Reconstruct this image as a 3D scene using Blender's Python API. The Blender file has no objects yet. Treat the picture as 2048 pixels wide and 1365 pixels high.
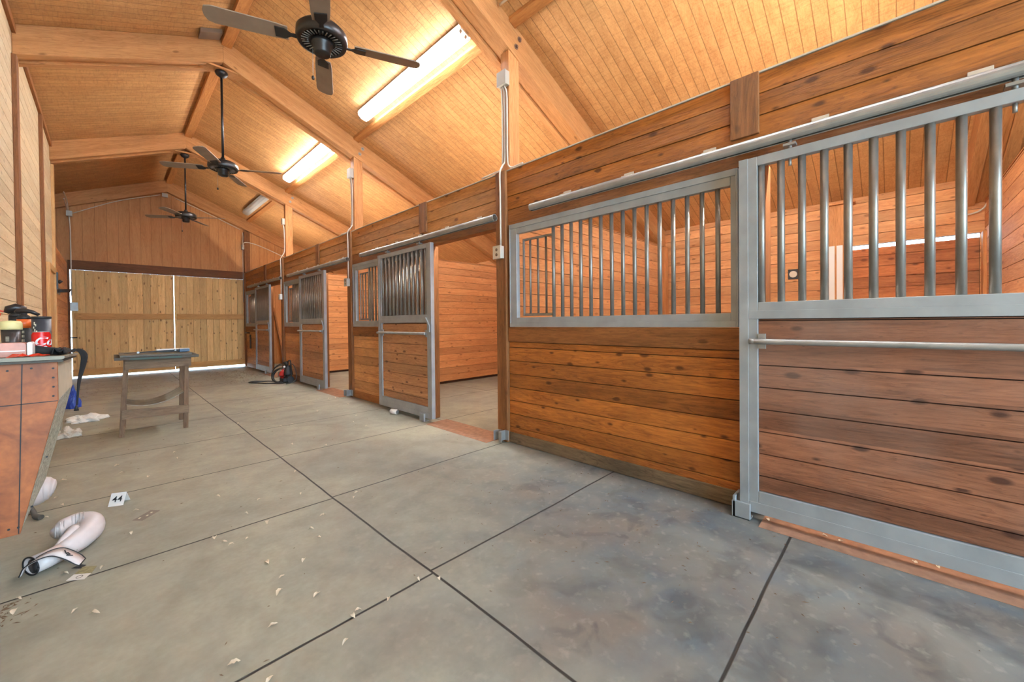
import bpy, bmesh, math, random
from math import radians as R, sin, cos, pi
from mathutils import Vector, Matrix
sc = bpy.context.scene
COL = sc.collection
rnd = random.Random(7)

# ------------------------------------------------------------------ camera
cd = bpy.data.cameras.new('camera'); cam = bpy.data.objects.new('camera', cd); COL.objects.link(cam)
cd.sensor_width = 36.0; cd.sensor_fit = 'HORIZONTAL'
cd.lens = 787.4287 / 2048 * 36
cd.shift_y = -(682.5 - 653.03) / 2048
cd.clip_start = 0.02; cd.clip_end = 300
ya, pt, ro = R(45.6904), R(-0.5962), R(-0.5809)
fw = Vector((sin(ya)*cos(pt), cos(ya)*cos(pt), sin(pt)))
r0 = Vector((cos(ya), -sin(ya), 0)); u0 = r0.cross(fw)
rr = r0*cos(ro) + u0*sin(ro); uu = -r0*sin(ro) + u0*cos(ro)
cam.matrix_world = Matrix(((rr.x, uu.x, -fw.x, 0), (rr.y, uu.y, -fw.y, 0), (rr.z, uu.z, -fw.z, 1.23), (0, 0, 0, 1)))
sc.camera = cam

# ------------------------------------------------------------------ world
w = bpy.data.worlds.new('sky'); sc.world = w; w.use_nodes = True
bg = w.node_tree.nodes['Background']
bg.inputs['Color'].default_value = (0.54, 0.78, 1.0, 1); bg.inputs['Strength'].default_value = 3.6
vs = sc.view_settings
vs.view_transform = 'Standard'; vs.look = 'None'; vs.gamma = 1; vs.use_curve_mapping = False
vs.exposure = 2.2
sc.cycles.max_bounces = 10; sc.cycles.diffuse_bounces = 6
sc.cycles.sample_clamp_indirect = 6
TUBE = 29.0      # brightness of the lit fluorescent tubes

def portal(loc, rot, sx, sy):
    l = bpy.data.lights.new('sky_portal', 'AREA'); l.shape = 'RECTANGLE'; l.size = sx; l.size_y = sy
    l.cycles.is_portal = True
    o = bpy.data.objects.new('sky_portal', l); COL.objects.link(o); o.location = loc; o.rotation_euler = rot
portal((1.1, -4.5, 1.7), (R(90), 0, 0), 3.5, 3.4)

# ------------------------------------------------------------------ geometry constants (metres; X right, Y down the aisle)
D = 2.8575; XL = -0.6537; XR = 1.13; XO = 6.70
SL = 0.4155; ZR = 4.775; RT = 0.315
PY = [2.911 + 3.6576*k for k in range(-2, 4)]           # post lines: -4.40 -0.75 2.91 6.57 10.23 13.88
PY = dict(zip(range(-2, 4), PY))
YF = 13.93; YB = -4.5
def zc(x): return ZR + RT - SL*abs(x - XR)
def zu(x): return ZR - SL*abs(x - XR)

# ------------------------------------------------------------------ materials
def lin(c):
    return tuple(((v/255)/12.92 if v/255 <= .04045 else ((v/255+.055)/1.055)**2.4) for v in c) + (1,)
class NT:
    def __init__(s, name):
        s.m = bpy.data.materials.new(name); s.m.use_nodes = True; s.t = s.m.node_tree
        s.b = s.t.nodes['Principled BSDF']
    def n(s, ty, **kw):
        x = s.t.nodes.new(ty)
        for k, v in kw.items():
            if k.startswith('i_'): x.inputs[int(k[2:])].default_value = v
            else: setattr(x, k, v)
        return x
    def l(s, a, b): s.t.links.new(a, b)
    def math(s, op, a, b=None, c=None, clamp=False):
        x = s.n('ShaderNodeMath', operation=op); x.use_clamp = clamp
        for i, v in enumerate((a, b, c)):
            if v is None: continue
            if hasattr(v, 'is_linked'): s.l(v, x.inputs[i])
            else: x.inputs[i].default_value = v
        return x.outputs[0]
    def mix(s, f, a, b, mode='MIX'):
        x = s.n('ShaderNodeMix', data_type='RGBA', blend_type=mode)
        for i, v in ((0, f), (6, a), (7, b)):
            if hasattr(v, 'is_linked'): s.l(v, x.inputs[i])
            else: x.inputs[i].default_value = v
        return x.outputs[2]
    def ramp(s, v, lo, hi):
        x = s.n('ShaderNodeMapRange'); x.clamp = True
        s.l(v, x.inputs[0]); x.inputs[1].default_value = lo; x.inputs[2].default_value = hi
        return x.outputs[0]
def plain(name, c, rough=.6, metal=0, noise=0, nscale=20, spec=.5):
    t = NT(name); t.b.inputs['Roughness'].default_value = rough; t.b.inputs['Metallic'].default_value = metal
    t.b.inputs['Specular IOR Level'].default_value = spec
    if noise:
        g = t.n('ShaderNodeNewGeometry'); nz = t.n('ShaderNodeTexNoise'); nz.inputs['Scale'].default_value = nscale; nz.inputs['Detail'].default_value = 5
        t.l(g.outputs['Position'], nz.inputs['Vector'])
        f = t.ramp(nz.outputs[0], .3, .7)
        a = lin(c); k = 1-noise
        t.l(t.mix(f, a, (a[0]*k, a[1]*k, a[2]*k, 1)), t.b.inputs['Base Color'])
    else: t.b.inputs['Base Color'].default_value = lin(c)
    return t.m
def emit(name, c, s):
    t = NT(name); t.b.inputs['Base Color'].default_value = lin(c); t.b.inputs['Emission Color'].default_value = lin(c); t.b.inputs['Emission Strength'].default_value = s
    return t.m
def wood(name, light, dark, grain='Y', board=None, bw=.135, off=0.0, knots=.5, knotc=None, rough=.62, groove=0, gdark=.25, var=.3, rip=0, stain=0, stainc=(60, 50, 45), slope=False):
    """grain axis, optional board axis/width (for per-board variation), grooves cut in the sheet"""
    t = NT(name); L_, D_ = lin(light), lin(dark)
    g = t.n('ShaderNodeNewGeometry'); sp = t.n('ShaderNodeSeparateXYZ'); t.l(g.outputs['Position'], sp.inputs[0]); OUT = [sp.outputs[0], sp.outputs[1], sp.outputs[2]]
    if slope: OUT[2] = t.math('ADD', OUT[2], t.math('MULTIPLY', t.math('ABSOLUTE', t.math('SUBTRACT', OUT[0], XR)), SL))
    ax = {'X': 0, 'Y': 1, 'Z': 2}
    idx = None
    if board:
        c = t.math('DIVIDE', t.math('ADD', OUT[ax[board]], -off), bw)
        idx = t.math('FLOOR', c); fr = t.math('FRACT', c)
        wn = t.n('ShaderNodeTexWhiteNoise', noise_dimensions='1D'); t.l(idx, wn.inputs['W'])
        rv = wn.outputs[0]
        shift = t.math('MULTIPLY', rv, 37.0)
    S = [11, 11, 11]; S[ax[grain]] = 1.1
    cmb = t.n('ShaderNodeCombineXYZ')
    for i in range(3):
        v = t.math('MULTIPLY', OUT[i], S[i])
        if board and i == ax[grain]: v = t.math('ADD', v, shift)
        t.l(v, cmb.inputs[i])
    nz = t.n('ShaderNodeTexNoise'); nz.inputs['Scale'].default_value = 1.0; nz.inputs['Detail'].default_value = 8; nz.inputs['Distortion'].default_value = .6
    t.l(cmb.outputs[0], nz.inputs['Vector'])
    fine = t.n('ShaderNodeTexNoise'); fine.inputs['Scale'].default_value = 7.0; fine.inputs['Detail'].default_value = 8; fine.inputs['Roughness'].default_value = .65
    t.l(cmb.outputs[0], fine.inputs['Vector'])
    f = t.ramp(nz.outputs[0], .36, .64)
    f2 = t.ramp(fine.outputs[0], .35, .65)
    fm = t.math('ADD', t.math('MULTIPLY', f, .5), t.math('MULTIPLY', f2, .5))
    # growth rings: bands bent by the coarse noise
    rg = t.math('FRACT', t.math('MULTIPLY', nz.outputs[0], 13.0))
    rg = t.math('MULTIPLY', t.math('POWER', rg, 2.5), .30)
    fm = t.math('ADD', t.math('MULTIPLY', fm, .80), rg, None, True)
    col = t.mix(fm, L_, D_)
    if board:
        k = t.math('ADD', t.math('MULTIPLY', rv, var), 1-var*.6)
        kc = t.n('ShaderNodeCombineXYZ')
        for i in range(3): t.l(k, kc.inputs[i])
        col = t.mix(1.0, col, kc.outputs[0], 'MULTIPLY')
    if knots:
        S2 = [9.5, 9.5, 9.5]; S2[ax[grain]] = 4.6
        c2 = t.n('ShaderNodeCombineXYZ')
        for i in range(3):
            v = t.math('MULTIPLY', OUT[i], S2[i])
            if board and i == ax[grain]: v = t.math('ADD', v, shift)
            t.l(v, c2.inputs[i])
        vo = t.n('ShaderNodeTexVoronoi'); vo.inputs['Scale'].default_value = 1.0; vo.inputs['Randomness'].default_value = 1
        if board:      # flat sheet: knots scattered in the plane of the boards
            vo.voronoi_dimensions = '2D'; c4 = t.n('ShaderNodeCombineXYZ')
            t.l(t.math('ADD', t.math('MULTIPLY', OUT[ax[grain]], 4.2), shift), c4.inputs[0]); t.l(t.math('MULTIPLY', OUT[ax[board]], 9.0), c4.inputs[1])
            t.l(c4.outputs[0], vo.inputs['Vector'])
        else: t.l(c2.outputs[0], vo.inputs['Vector'])
        sep = t.n('ShaderNodeSeparateColor'); t.l(vo.outputs['Color'], sep.inputs[0])
        size = t.math('MULTIPLY', t.ramp(sep.outputs[0], .50, 1.0), .15)
        kd = t.math('SUBTRACT', size, vo.outputs['Distance'])
        km = t.ramp(kd, -.05, .04)
        kk = lin(knotc) if knotc else (D_[0]*.42, D_[1]*.36, D_[2]*.34, 1)
        col = t.mix(t.math('MULTIPLY', km, knots), col, kk)
    if stain:
        ns = t.n('ShaderNodeTexNoise'); ns.inputs['Scale'].default_value = 1.7; ns.inputs['Detail'].default_value = 5
        t.l(g.outputs['Position'], ns.inputs['Vector'])
        col = t.mix(t.math('MULTIPLY', t.ramp(ns.outputs[0], .45, .72), stain), col, lin(stainc))
    bh = fm
    if groove:
        d = t.math('MINIMUM', fr, t.math('SUBTRACT', 1.0, fr))
        gm = t.ramp(d, groove*.35, groove)
        col = t.mix(gm, t.mix(.0 + (1-gdark), col, (D_[0]*.2, D_[1]*.16, D_[2]*.14, 1)), col)
        bh = t.math('ADD', t.math('MULTIPLY', fm, .12), gm)
    if rip:
        wv = t.n('ShaderNodeTexNoise'); wv.inputs['Scale'].default_value = 1.0; wv.inputs['Detail'].default_value = 2
        S3 = [60, 60, 60]; S3[ax[board or 'Y']] = 7
        c3 = t.n('ShaderNodeCombineXYZ')
        for i in range(3): t.l(t.math('MULTIPLY', OUT[i], S3[i]), c3.inputs[i])
        t.l(c3.outputs[0], wv.inputs['Vector'])
        rm = t.ramp(wv.outputs[0], .52, .66)
        col = t.mix(t.math('MULTIPLY', rm, rip), col, (D_[0]*.45, D_[1]*.4, D_[2]*.4, 1))
    t.l(col, t.b.inputs['Base Color'])
    bp = t.n('ShaderNodeBump'); bp.inputs['Strength'].default_value = .6; bp.inputs['Distance'].default_value = .005
    t.l(bh, bp.inputs['Height']); t.l(bp.outputs[0], t.b.inputs['Normal'])
    t.b.inputs['Roughness'].default_value = rough
    t.b.inputs['Specular IOR Level'].default_value = .3
    return t.m

M = {}
M['ceiling'] = wood('grooved_ceiling_ply', (208, 158, 103), (170, 118, 69), grain='X', board='Y', bw=.1016, knots=.0, groove=.05, gdark=.45, var=.14, rip=.22)
M['siding'] = wood('pale_pine_siding', (240, 222, 186), (218, 190, 146), grain='Y', board='Z', bw=.135, knots=.35, var=.15)
M['front'] = wood('stall_front_pine', (198, 120, 50), (118, 64, 24), grain='Y', board='Z', bw=.1349, off=.03, knots=.85, var=.45, stain=.25, stainc=(90, 60, 40))
M['fascia'] = wood('header_pine', (200, 140, 78), (134, 84, 40), grain='Y', board='Z', bw=.1349, off=2.37, knots=.8, var=.4)
M['front2'] = wood('stall_front_pine_lit', (222, 166, 108), (168, 112, 66), grain='Y', board='Z', bw=.1349, off=.03, knots=.85, var=.4, stain=.2, stainc=(110, 80, 60))  # lit copy of the stall front pine: far bays' brightness painted in
M['doorwood2'] = wood('door_pine_lit', (206, 152, 104), (150, 98, 62), grain='Y', board='Z', bw=.1349, off=.03, knots=.9, var=.4, stain=.3, stainc=(120, 96, 80))  # door pine brightened for the far bays, light put into the colour
M['fascia0'] = wood('header_pine_shaded', (184, 112, 48), (110, 62, 24), grain='Y', board='Z', bw=.1349, off=2.37, knots=.85, var=.4)  # header pine darkened for the near bay, shade put into the colour
M['basew'] = wood('weathered_base_board', (136, 112, 84), (78, 62, 46), grain='Y', knots=.5, stain=.5, stainc=(60, 52, 42))
M['beamY'] = wood('dark_rail_timber', (160, 102, 54), (104, 62, 30), grain='Y', knots=.6)
M['doorwood'] = wood('door_pine', (160, 104, 74), (104, 64, 44), grain='Y', board='Z', bw=.1349, off=.03, knots=.9, var=.5, stain=.4, stainc=(146, 124, 112))
M['post'] = wood('post_timber', (152, 98, 54), (98, 60, 30), grain='Z', knots=.5)
M['upost'] = wood('upper_post_timber', (212, 150, 96), (170, 108, 58), grain='Z', knots=.35)
M['rafter'] = wood('rafter_timber', (204, 146, 92), (158, 104, 58), grain='X', knots=.6, slope=True)
M['batten'] = wood('batten_timber', (200, 138, 78), (160, 100, 54), grain='Y', knots=.2)
M['partition'] = wood('partition_pine', (226, 166, 112), (186, 122, 74), grain='X', board='Z', bw=.1349, off=.05, knots=.6, var=.3)
M['outer'] = wood('outer_wall_pine', (228, 170, 116), (188, 124, 76), grain='Y', board='Z', bw=.1349, off=.0, knots=.7, var=.3)
M['gable'] = wood('gable_plywood', (204, 148, 94), (176, 116, 68), grain='Z', board='X', bw=.203, knots=.15, groove=.03, gdark=.6, var=.08)
M['bardoor'] = wood('barn_door_pine', (240, 200, 136), (206, 160, 100), grain='Z', board='X', bw=.145, off=.05, knots=.9, var=.3)
M['railX'] = wood('door_rail_pine', (212, 164, 100), (176, 124, 70), grain='X', knots=.5)
M['darkrail'] = wood('header_beam_dark', (128, 80, 44), (88, 52, 28), grain='X', knots=.4)
M['trimZ'] = wood('pale_trim', (222, 178, 122), (186, 138, 84), grain='Z', knots=.3)
M['trimdark'] = wood('brown_trim', (150, 96, 54), (108, 66, 36), grain='Z', knots=.3)
M['trimY'] = wood('brown_trim_long', (176, 118, 66), (136, 84, 46), grain='Y', knots=.3)
M['tablewood'] = wood('weathered_table_wood', (134, 108, 84), (92, 70, 52), grain='Z', knots=.4)
M['osb'] = None
M['gap'] = plain('gap_shade_backing', (62, 38, 24), .8)  # dark sheets behind the boards, painting shade into their gaps
M['galv'] = plain('galvanised_steel', (168, 166, 162), .42, .55, .25, 9)
M['bar'] = plain('bar_steel', (150, 146, 140), .38, .65, .2, 15)
M['frame'] = plain('painted_frame', (164, 168, 170), .5, .3, .2, 7)
M['box'] = plain('grey_electrical_box', (176, 170, 158), .5, .3)
M['white'] = plain('white_plastic', (226, 224, 220), .4)
M['fanmetal'] = plain('dark_bronze_metal', (58, 54, 52), .35, .6)
M['blade'] = plain('grey_fan_blade', (150, 128, 108), .45, 0, .2, 8)
M['black'] = plain('black_rubber', (28, 28, 30), .55)
M['blackcloth'] = plain('black_cloth', (30, 31, 33), .9, 0, .3, 40)
M['red'] = plain('red_plastic', (178, 34, 26), .35)
M['orange'] = plain('orange_plastic', (214, 96, 30), .4)
M['conduit'] = plain('white_conduit', (206, 196, 180), .4, .3)
M['greyply'] = plain('grey_brown_board', (124, 100, 80), .7, 0, .2, 6)
M['dirt'] = plain('dirt_threshold', (158, 116, 90), .95, 0, .35, 18)
M['ground'] = plain('outside_gravel', (214, 212, 205), .9, 0, .1, 3)
M['tube'] = emit('fluorescent_tube', (238, 246, 255), TUBE)
M['tube2'] = emit('fluorescent_tube_bright', (244, 248, 250), TUBE*2.3)
M['rust'] = plain('rusty_bolt', (120, 90, 76), .6, .6)

def floor_mat():
    t = NT('grey_floor_mats'); g = t.n('ShaderNodeNewGeometry'); sp = t.n('ShaderNodeSeparateXYZ'); P = g.outputs['Position']
    t.l(P, sp.inputs[0])
    def noise(s, d=5, dist=0, lo=.35, hi=.65):
        n = t.n('ShaderNodeTexNoise'); n.inputs['Scale'].default_value = s; n.inputs['Detail'].default_value = d; n.inputs['Distortion'].default_value = dist
        t.l(P, n.inputs['Vector']); return t.ramp(n.outputs[0], lo, hi), n
    a, _ = noise(.9, 6, .8); b, _ = noise(7, 6, .5); c, _ = noise(38, 4); d, nd = noise(2.2, 8, 1.6, .48, .72)
    col = t.mix(a, lin((160, 157, 138)), lin((140, 138, 124)))
    # dark stain at the near stall door, with cool daylight's blue painted into it
    dx = t.math('SUBTRACT', sp.outputs[0], 2.5); dy = t.math('SUBTRACT', sp.outputs[1], 0.2)
    nn = t.n('ShaderNodeTexNoise'); nn.inputs['Scale'].default_value = 1.6; nn.inputs['Detail'].default_value = 8; t.l(P, nn.inputs['Vector'])
    rad = t.math('SQRT', t.math('ADD', t.math('MULTIPLY', dx, dx), t.math('MULTIPLY', t.math('MULTIPLY', dy, dy), .5)))
    rad = t.math('SUBTRACT', rad, t.math('MULTIPLY', t.math('SUBTRACT', nn.outputs[0], .5), 2.4))
    sm = t.math('SUBTRACT', 1.0, t.ramp(rad, .9, 2.5))
    e1, _ = noise(3.1, 10, .5, .44, .60); e2, _ = noise(5.3, 10, 1.0, .50, .62); e3, _ = noise(1.7, 7, .3, .45, .62); e4, _ = noise(21, 10, .1, .57, .70)
    st = t.mix(e3, lin((74, 85, 94)), lin((108, 98, 90)))
    st = t.mix(t.math('MULTIPLY', e1, .55), st, lin((46, 55, 63)))
    st = t.mix(t.math('MULTIPLY', e2, .55), st, lin((34, 40, 47)))
    st = t.mix(t.math('MULTIPLY', e4, .16), st, lin((168, 160, 150)))
    col = t.mix(t.math('MULTIPLY', sm, .92), col, st)
    col = t.mix(t.math('MULTIPLY', b, .22), col, lin((104, 98, 88)))
    col = t.mix(t.math('MULTIPLY', c, .14), col, lin((90, 84, 76)))
    col = t.mix(t.math('MULTIPLY', e1, .16), col, lin((176, 172, 156)))
    col = t.mix(t.math('MULTIPLY', d, .25), col, lin((100, 92, 80)))
    col = t.mix(t.math('MULTIPLY', e4, .06), col, lin((180, 174, 160)))
    # seams between mats
    wob = t.n('ShaderNodeTexNoise'); wob.inputs['Scale'].default_value = 1.1; t.l(P, wob.inputs['Vector'])
    wv = t.math('MULTIPLY', t.math('SUBTRACT', wob.outputs[0], .5), .03)
    def seam(v, off, p, wd):
        fr = t.math('FRACT', t.math('DIVIDE', t.math('ADD', t.math('ADD', v, wv), -off + p*40), p))
        q = t.math('MULTIPLY', t.math('MINIMUM', fr, t.math('SUBTRACT', 1.0, fr)), p)
        return t.ramp(q, wd*.5, wd)
    s = t.math('MINIMUM', seam(sp.outputs[0], 1.0934, 1.83, .008), seam(t.math('SUBTRACT', sp.outputs[1], t.math('MULTIPLY', t.math('GREATER_THAN', sp.outputs[0], 1.0934), .025)), 2.8466, 1.2218, .008))
    col = t.mix(s, lin((42, 38, 34)), col)
    t.l(col, t.b.inputs['Base Color'])
    t.b.inputs['Roughness'].default_value = .62; t.b.inputs['Specular IOR Level'].default_value = .35
    bh = t.math('ADD', s, t.math('MULTIPLY', b, .15))
    bp = t.n('ShaderNodeBump'); bp.inputs['Strength'].default_value = .4; bp.inputs['Distance'].default_value = .006
    t.l(bh, bp.inputs['Height']); t.l(bp.outputs[0], t.b.inputs['Normal'])
    return t.m
M['floor'] = floor_mat()
def osb_mat():
    t = NT('stained_end_panel'); g = t.n('ShaderNodeNewGeometry'); P = g.outputs['Position']
    n = t.n('ShaderNodeTexNoise'); n.inputs['Scale'].default_value = 9; n.inputs['Detail'].default_value = 9; n.inputs['Distortion'].default_value = 1.2; t.l(P, n.inputs['Vector'])
    n2 = t.n('ShaderNodeTexNoise'); n2.inputs['Scale'].default_value = 55; n2.inputs['Detail'].default_value = 4; t.l(P, n2.inputs['Vector'])
    col = t.mix(t.ramp(n.outputs[0], .3, .7), lin((172, 98, 46)), lin((122, 64, 28)))
    col = t.mix(t.math('MULTIPLY', t.ramp(n2.outputs[0], .4, .7), .3), col, lin((108, 58, 28)))
    t.l(col, t.b.inputs['Base Color']); t.b.inputs['Roughness'].default_value = .5
    return t.m
M['osb'] = osb_mat()

# ------------------------------------------------------------------ mesh helpers
def BM(): return bmesh.new()
def box(bm, x0, x1, y0, y1, z0, z1):
    v = [bm.verts.new(p) for p in ((x0,y0,z0),(x1,y0,z0),(x1,y1,z0),(x0,y1,z0),(x0,y0,z1),(x1,y0,z1),(x1,y1,z1),(x0,y1,z1))]
    for f in ((3,2,1,0),(4,5,6,7),(0,1,5,4),(1,2,6,5),(2,3,7,6),(3,0,4,7)): bm.faces.new([v[i] for i in f])
    return bm
def prism(bm, poly, axis, a, b):
    """polygon (u,v) extruded along axis from a to b. axis Y: (x,z); axis X: (y,z); axis Z: (x,y)"""
    def P(u, v, t): return {'Y': (u, t, v), 'X': (t, u, v), 'Z': (u, v, t)}[axis]
    A = [bm.verts.new(P(u, v, a)) for u, v in poly]; B = [bm.verts.new(P(u, v, b)) for u, v in poly]
    n = len(poly); bm.faces.new(A[::-1]); bm.faces.new(B)
    for i in range(n): bm.faces.new((A[i], A[(i+1) % n], B[(i+1) % n], B[i]))
    bmesh.ops.recalc_face_normals(bm, faces=bm.faces)
    return bm
def tube(bm, pts, r, seg=10, cap=True):
    pts = [Vector(p) for p in pts]; rings = []; n = len(pts)
    d0 = (pts[1]-pts[0]).normalized(); up = Vector((0, 0, 1)) if abs(d0.z) < .9 else Vector((1, 0, 0))
    u = d0.cross(up).normalized()
    for i, p in enumerate(pts):
        d = (pts[min(i+1, n-1)] - pts[max(i-1, 0)]).normalized()
        u = (u - d*u.dot(d)).normalized(); v = d.cross(u)
        rad = r[i] if isinstance(r, (list, tuple)) else r
        rings.append([bm.verts.new(p + (u*cos(2*pi*k/seg) + v*sin(2*pi*k/seg))*rad) for k in range(seg)])
    for a, b in zip(rings, rings[1:]):
        for k in range(seg): 
            f = bm.faces.new((a[k], a[(k+1) % seg], b[(k+1) % seg], b[k])); f.smooth = True
    if cap: bm.faces.new(rings[0][::-1]); bm.faces.new(rings[-1])
    bmesh.ops.recalc_face_normals(bm, faces=bm.faces)
    return bm
def lathe(bm, prof, c=(0, 0, 0), seg=32, axis=None):
    c = Vector(c); rings = []
    rot = axis.to_matrix() if axis else Matrix.Identity(3)
    for r, z in prof:
        if r < 1e-6: rings.append([bm.verts.new(c + rot @ Vector((0, 0, z)))])
        else: rings.append([bm.verts.new(c + rot @ Vector((r*cos(2*pi*k/seg), r*sin(2*pi*k/seg), z))) for k in range(seg)])
    for a, b in zip(rings, rings[1:]):
        for k in range(seg):
            if len(a) == 1 and len(b) == 1: continue
            if len(a) == 1: vs_ = (a[0], b[(k+1) % seg], b[k])
            elif len(b) == 1: vs_ = (a[k], a[(k+1) % seg], b[0])
            else: vs_ = (a[k], a[(k+1) % seg], b[(k+1) % seg], b[k])
            f = bm.faces.new(vs_); f.smooth = True
    for q, rv in ((rings[0], True), (rings[-1], False)):
        if len(q) > 1: bm.faces.new(q[::-1] if rv else q)
    bmesh.ops.recalc_face_normals(bm, faces=bm.faces)
    return bm
def smooth(pts, n=6):
    """Catmull-Rom through points"""
    P = [Vector(p) for p in pts]; P = [P[0]*2-P[1]] + P + [P[-1]*2-P[-2]]; out = []
    for i in range(1, len(P)-2):
        for k in range(n):
            t = k/n; a, b, c, d = P[i-1:i+3]
            out.append(.5*((2*b) + (c-a)*t + (2*a-5*b+4*c-d)*t*t + (3*b-a-3*c+d)*t*t*t))
    out.append(P[-2]); return out
def boardsZ(bm, x0, x1, y0, y1, z0, z1, w=.1349, gap=.006, jit=.002, off=None, chx=None):
    """horizontal boards filling a rectangle, V gap between"""
    z = z0
    if off is not None:
        k = math.floor((z0-off)/w + 1e-6); nxt = off + (k+1)*w
    else: nxt = z0 + w
    while z < z1 - 1e-4:
        e = min(nxt, z1); j = rnd.uniform(-jit, jit)
        if e - z > gap*1.5: box(bm, x0+(j if x1-x0 < .2 else 0), x1, y0+(j if y1-y0 < .2 else 0), y1, z+gap/2, e-gap/2)
        z = e; nxt += w
    return bm
def setp(o, label=None, cat=None, group=None, kind=None):
    if label: o['label'] = label
    if cat: o['category'] = cat
    if group: o['group'] = group
    if kind: o['kind'] = kind
    return o
def obj(name, bm, mat, parent=None, bevel=0, label=None, sub=0):
    me = bpy.data.meshes.new(name)
    if parent is not None: off = parent.matrix_world_loc if False else wloc(parent)
    else:
        vs_ = [v.co for v in bm.verts]
        lo = [min(v[i] for v in vs_) for i in range(3)]; hi = [max(v[i] for v in vs_) for i in range(3)]
        off = Vector(((lo[0]+hi[0])/2, (lo[1]+hi[1])/2, lo[2]))
    bmesh.ops.translate(bm, verts=bm.verts, vec=-off)
    bm.to_mesh(me); bm.free(); me.materials.append(mat)
    o = bpy.data.objects.new(name, me); COL.objects.link(o)
    if parent is not None: o.parent = parent
    else: o.location = off
    if bevel:
        b = o.modifiers.new('bevel', 'BEVEL'); b.width = bevel; b.segments = 2; b.limit_method = 'ANGLE'
    if sub:
        s = o.modifiers.new('sub', 'SUBSURF'); s.levels = sub; s.render_levels = sub
    if label: o['label'] = label
    return o
def wloc(o):
    v = Vector(o.location)
    while o.parent: o = o.parent; v += o.location
    return v
def thing(name, label, cat, loc, group=None):
    o = bpy.data.objects.new(name, None); COL.objects.link(o); o.location = loc; o.empty_display_size = .1
    return setp(o, label, cat, group)
def struct(name, bm, mat, bevel=0): return setp(obj(name, bm, mat, None, bevel), kind='structure')
def solo(name, bm, mat, label, cat, group=None, bevel=0, sub=0):
    return setp(obj(name, bm, mat, None, bevel, sub=sub), label, cat, group)
def textmesh(s, size, depth=.0008, shear=0, offset=0):
    cu = bpy.data.curves.new('lettering', 'FONT'); cu.body = s; cu.size = size; cu.extrude = depth; cu.shear = shear; cu.offset = offset
    cu.align_x = 'CENTER'; cu.align_y = 'CENTER'
    o = bpy.data.objects.new('lettering', cu); COL.objects.link(o)
    dg = bpy.context.evaluated_depsgraph_get(); me = bpy.data.meshes.new_from_object(o.evaluated_get(dg))
    bpy.data.objects.remove(o); bm = BM(); bm.from_mesh(me); bpy.data.meshes.remove(me); return bm

# ------------------------------------------------------------------ shell
struct('floor', box(BM(), -1.9, XO+.2, YB, YF+.02, -.12, 0), M['floor'])
struct('ground', box(BM(), -12, 18, -14, 40, -.16, -.125), M['ground'])
bm = BM(); t_ = .05
prism(bm, [(-1.9, zc(-1.9)), (XR, zc(XR)), (XO+.35, zc(XO+.35)), (XO+.35, zc(XO+.35)+t_), (XR, zc(XR)+t_), (-1.9, zc(-1.9)+t_)], 'Y', YB-.4, YF+.4)
struct('ceiling', bm, M['ceiling'])
# left wall : horizontal pine siding to the eave, then a low boarded section near the far end
bm = BM(); boardsZ(bm, XL-.03, XL, YB, 10.3, 0, 4.34, off=0); struct('wall_left', bm, M['siding'])
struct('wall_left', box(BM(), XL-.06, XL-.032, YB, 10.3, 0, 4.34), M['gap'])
bm = BM(); boardsZ(bm, XL-.03, XL, 10.3, 13.70, 0, 2.70, off=0); box(bm, XL-.06, XL-.032, 10.3, 13.70, 0, 2.70)
struct('wall_left', bm, M['outer'])
bm = BM(); box(bm, -1.9, -1.86, 10.3, YF, 0, 3.85); box(bm, -1.86, XL-.06, 10.24, 10.3, 0, 4.0)
struct('wall_left', bm, M['greyply'])
# far gable wall, three pieces round the big doorway
bm = BM()
prism(bm, [(-1.86, 2.80), (D+.0, 2.80), (D+.0, 0), (XO, 0), (XO, zc(XO)), (XR, zc(XR)), (-1.86, zc(-1.86))], 'Y', YF, YF+.05)
struct('wall_far', bm, M['gable'])
struct('wall_far', box(BM(), -1.86, XL+.02, YF, YF+.05, 0, 2.80), M['gable'])
struct('trim_1', box(BM(), XL, D, YF-.06, YF+.04, 2.58, 2.80), M['darkrail'], .004)
# outer wall with a half-closed outside door in the near stall
bm = BM()
boardsZ(bm, XO, XO+.03, .44, YF, 0, 2.79, off=0); boardsZ(bm, XO, XO+.03, -.66, .44, 2.165, 2.79, off=0); boardsZ(bm, XO, XO+.03, YB, -.66, 0, 2.79, off=0)
struct('wall_right', bm, M['outer'])
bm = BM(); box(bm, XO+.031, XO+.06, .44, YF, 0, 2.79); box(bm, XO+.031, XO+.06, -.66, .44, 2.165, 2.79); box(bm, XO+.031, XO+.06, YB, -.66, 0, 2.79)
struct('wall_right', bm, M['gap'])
bm = BM(); boardsZ(bm, XO+.062, XO+.09, -.76, .405, .02, 2.125, off=0); box(bm, XO+.091, XO+.105, -.76, .405, .02, 2.125)
struct('door_3', bm, wood('stall_outer_door_pine', (214, 138, 84), (156, 88, 50), grain='Y', board='Z', bw=.1349, off=0, knots=.8, var=.45, stain=.3))
struct('wall_near', box(BM(), D, XO, YB, YB+.04, 0, 3.4), M['gable'])
struct('wall_near', box(BM(), D, D+.04, YB+.04, -.83, 0, 2.77), M['front'])
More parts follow.
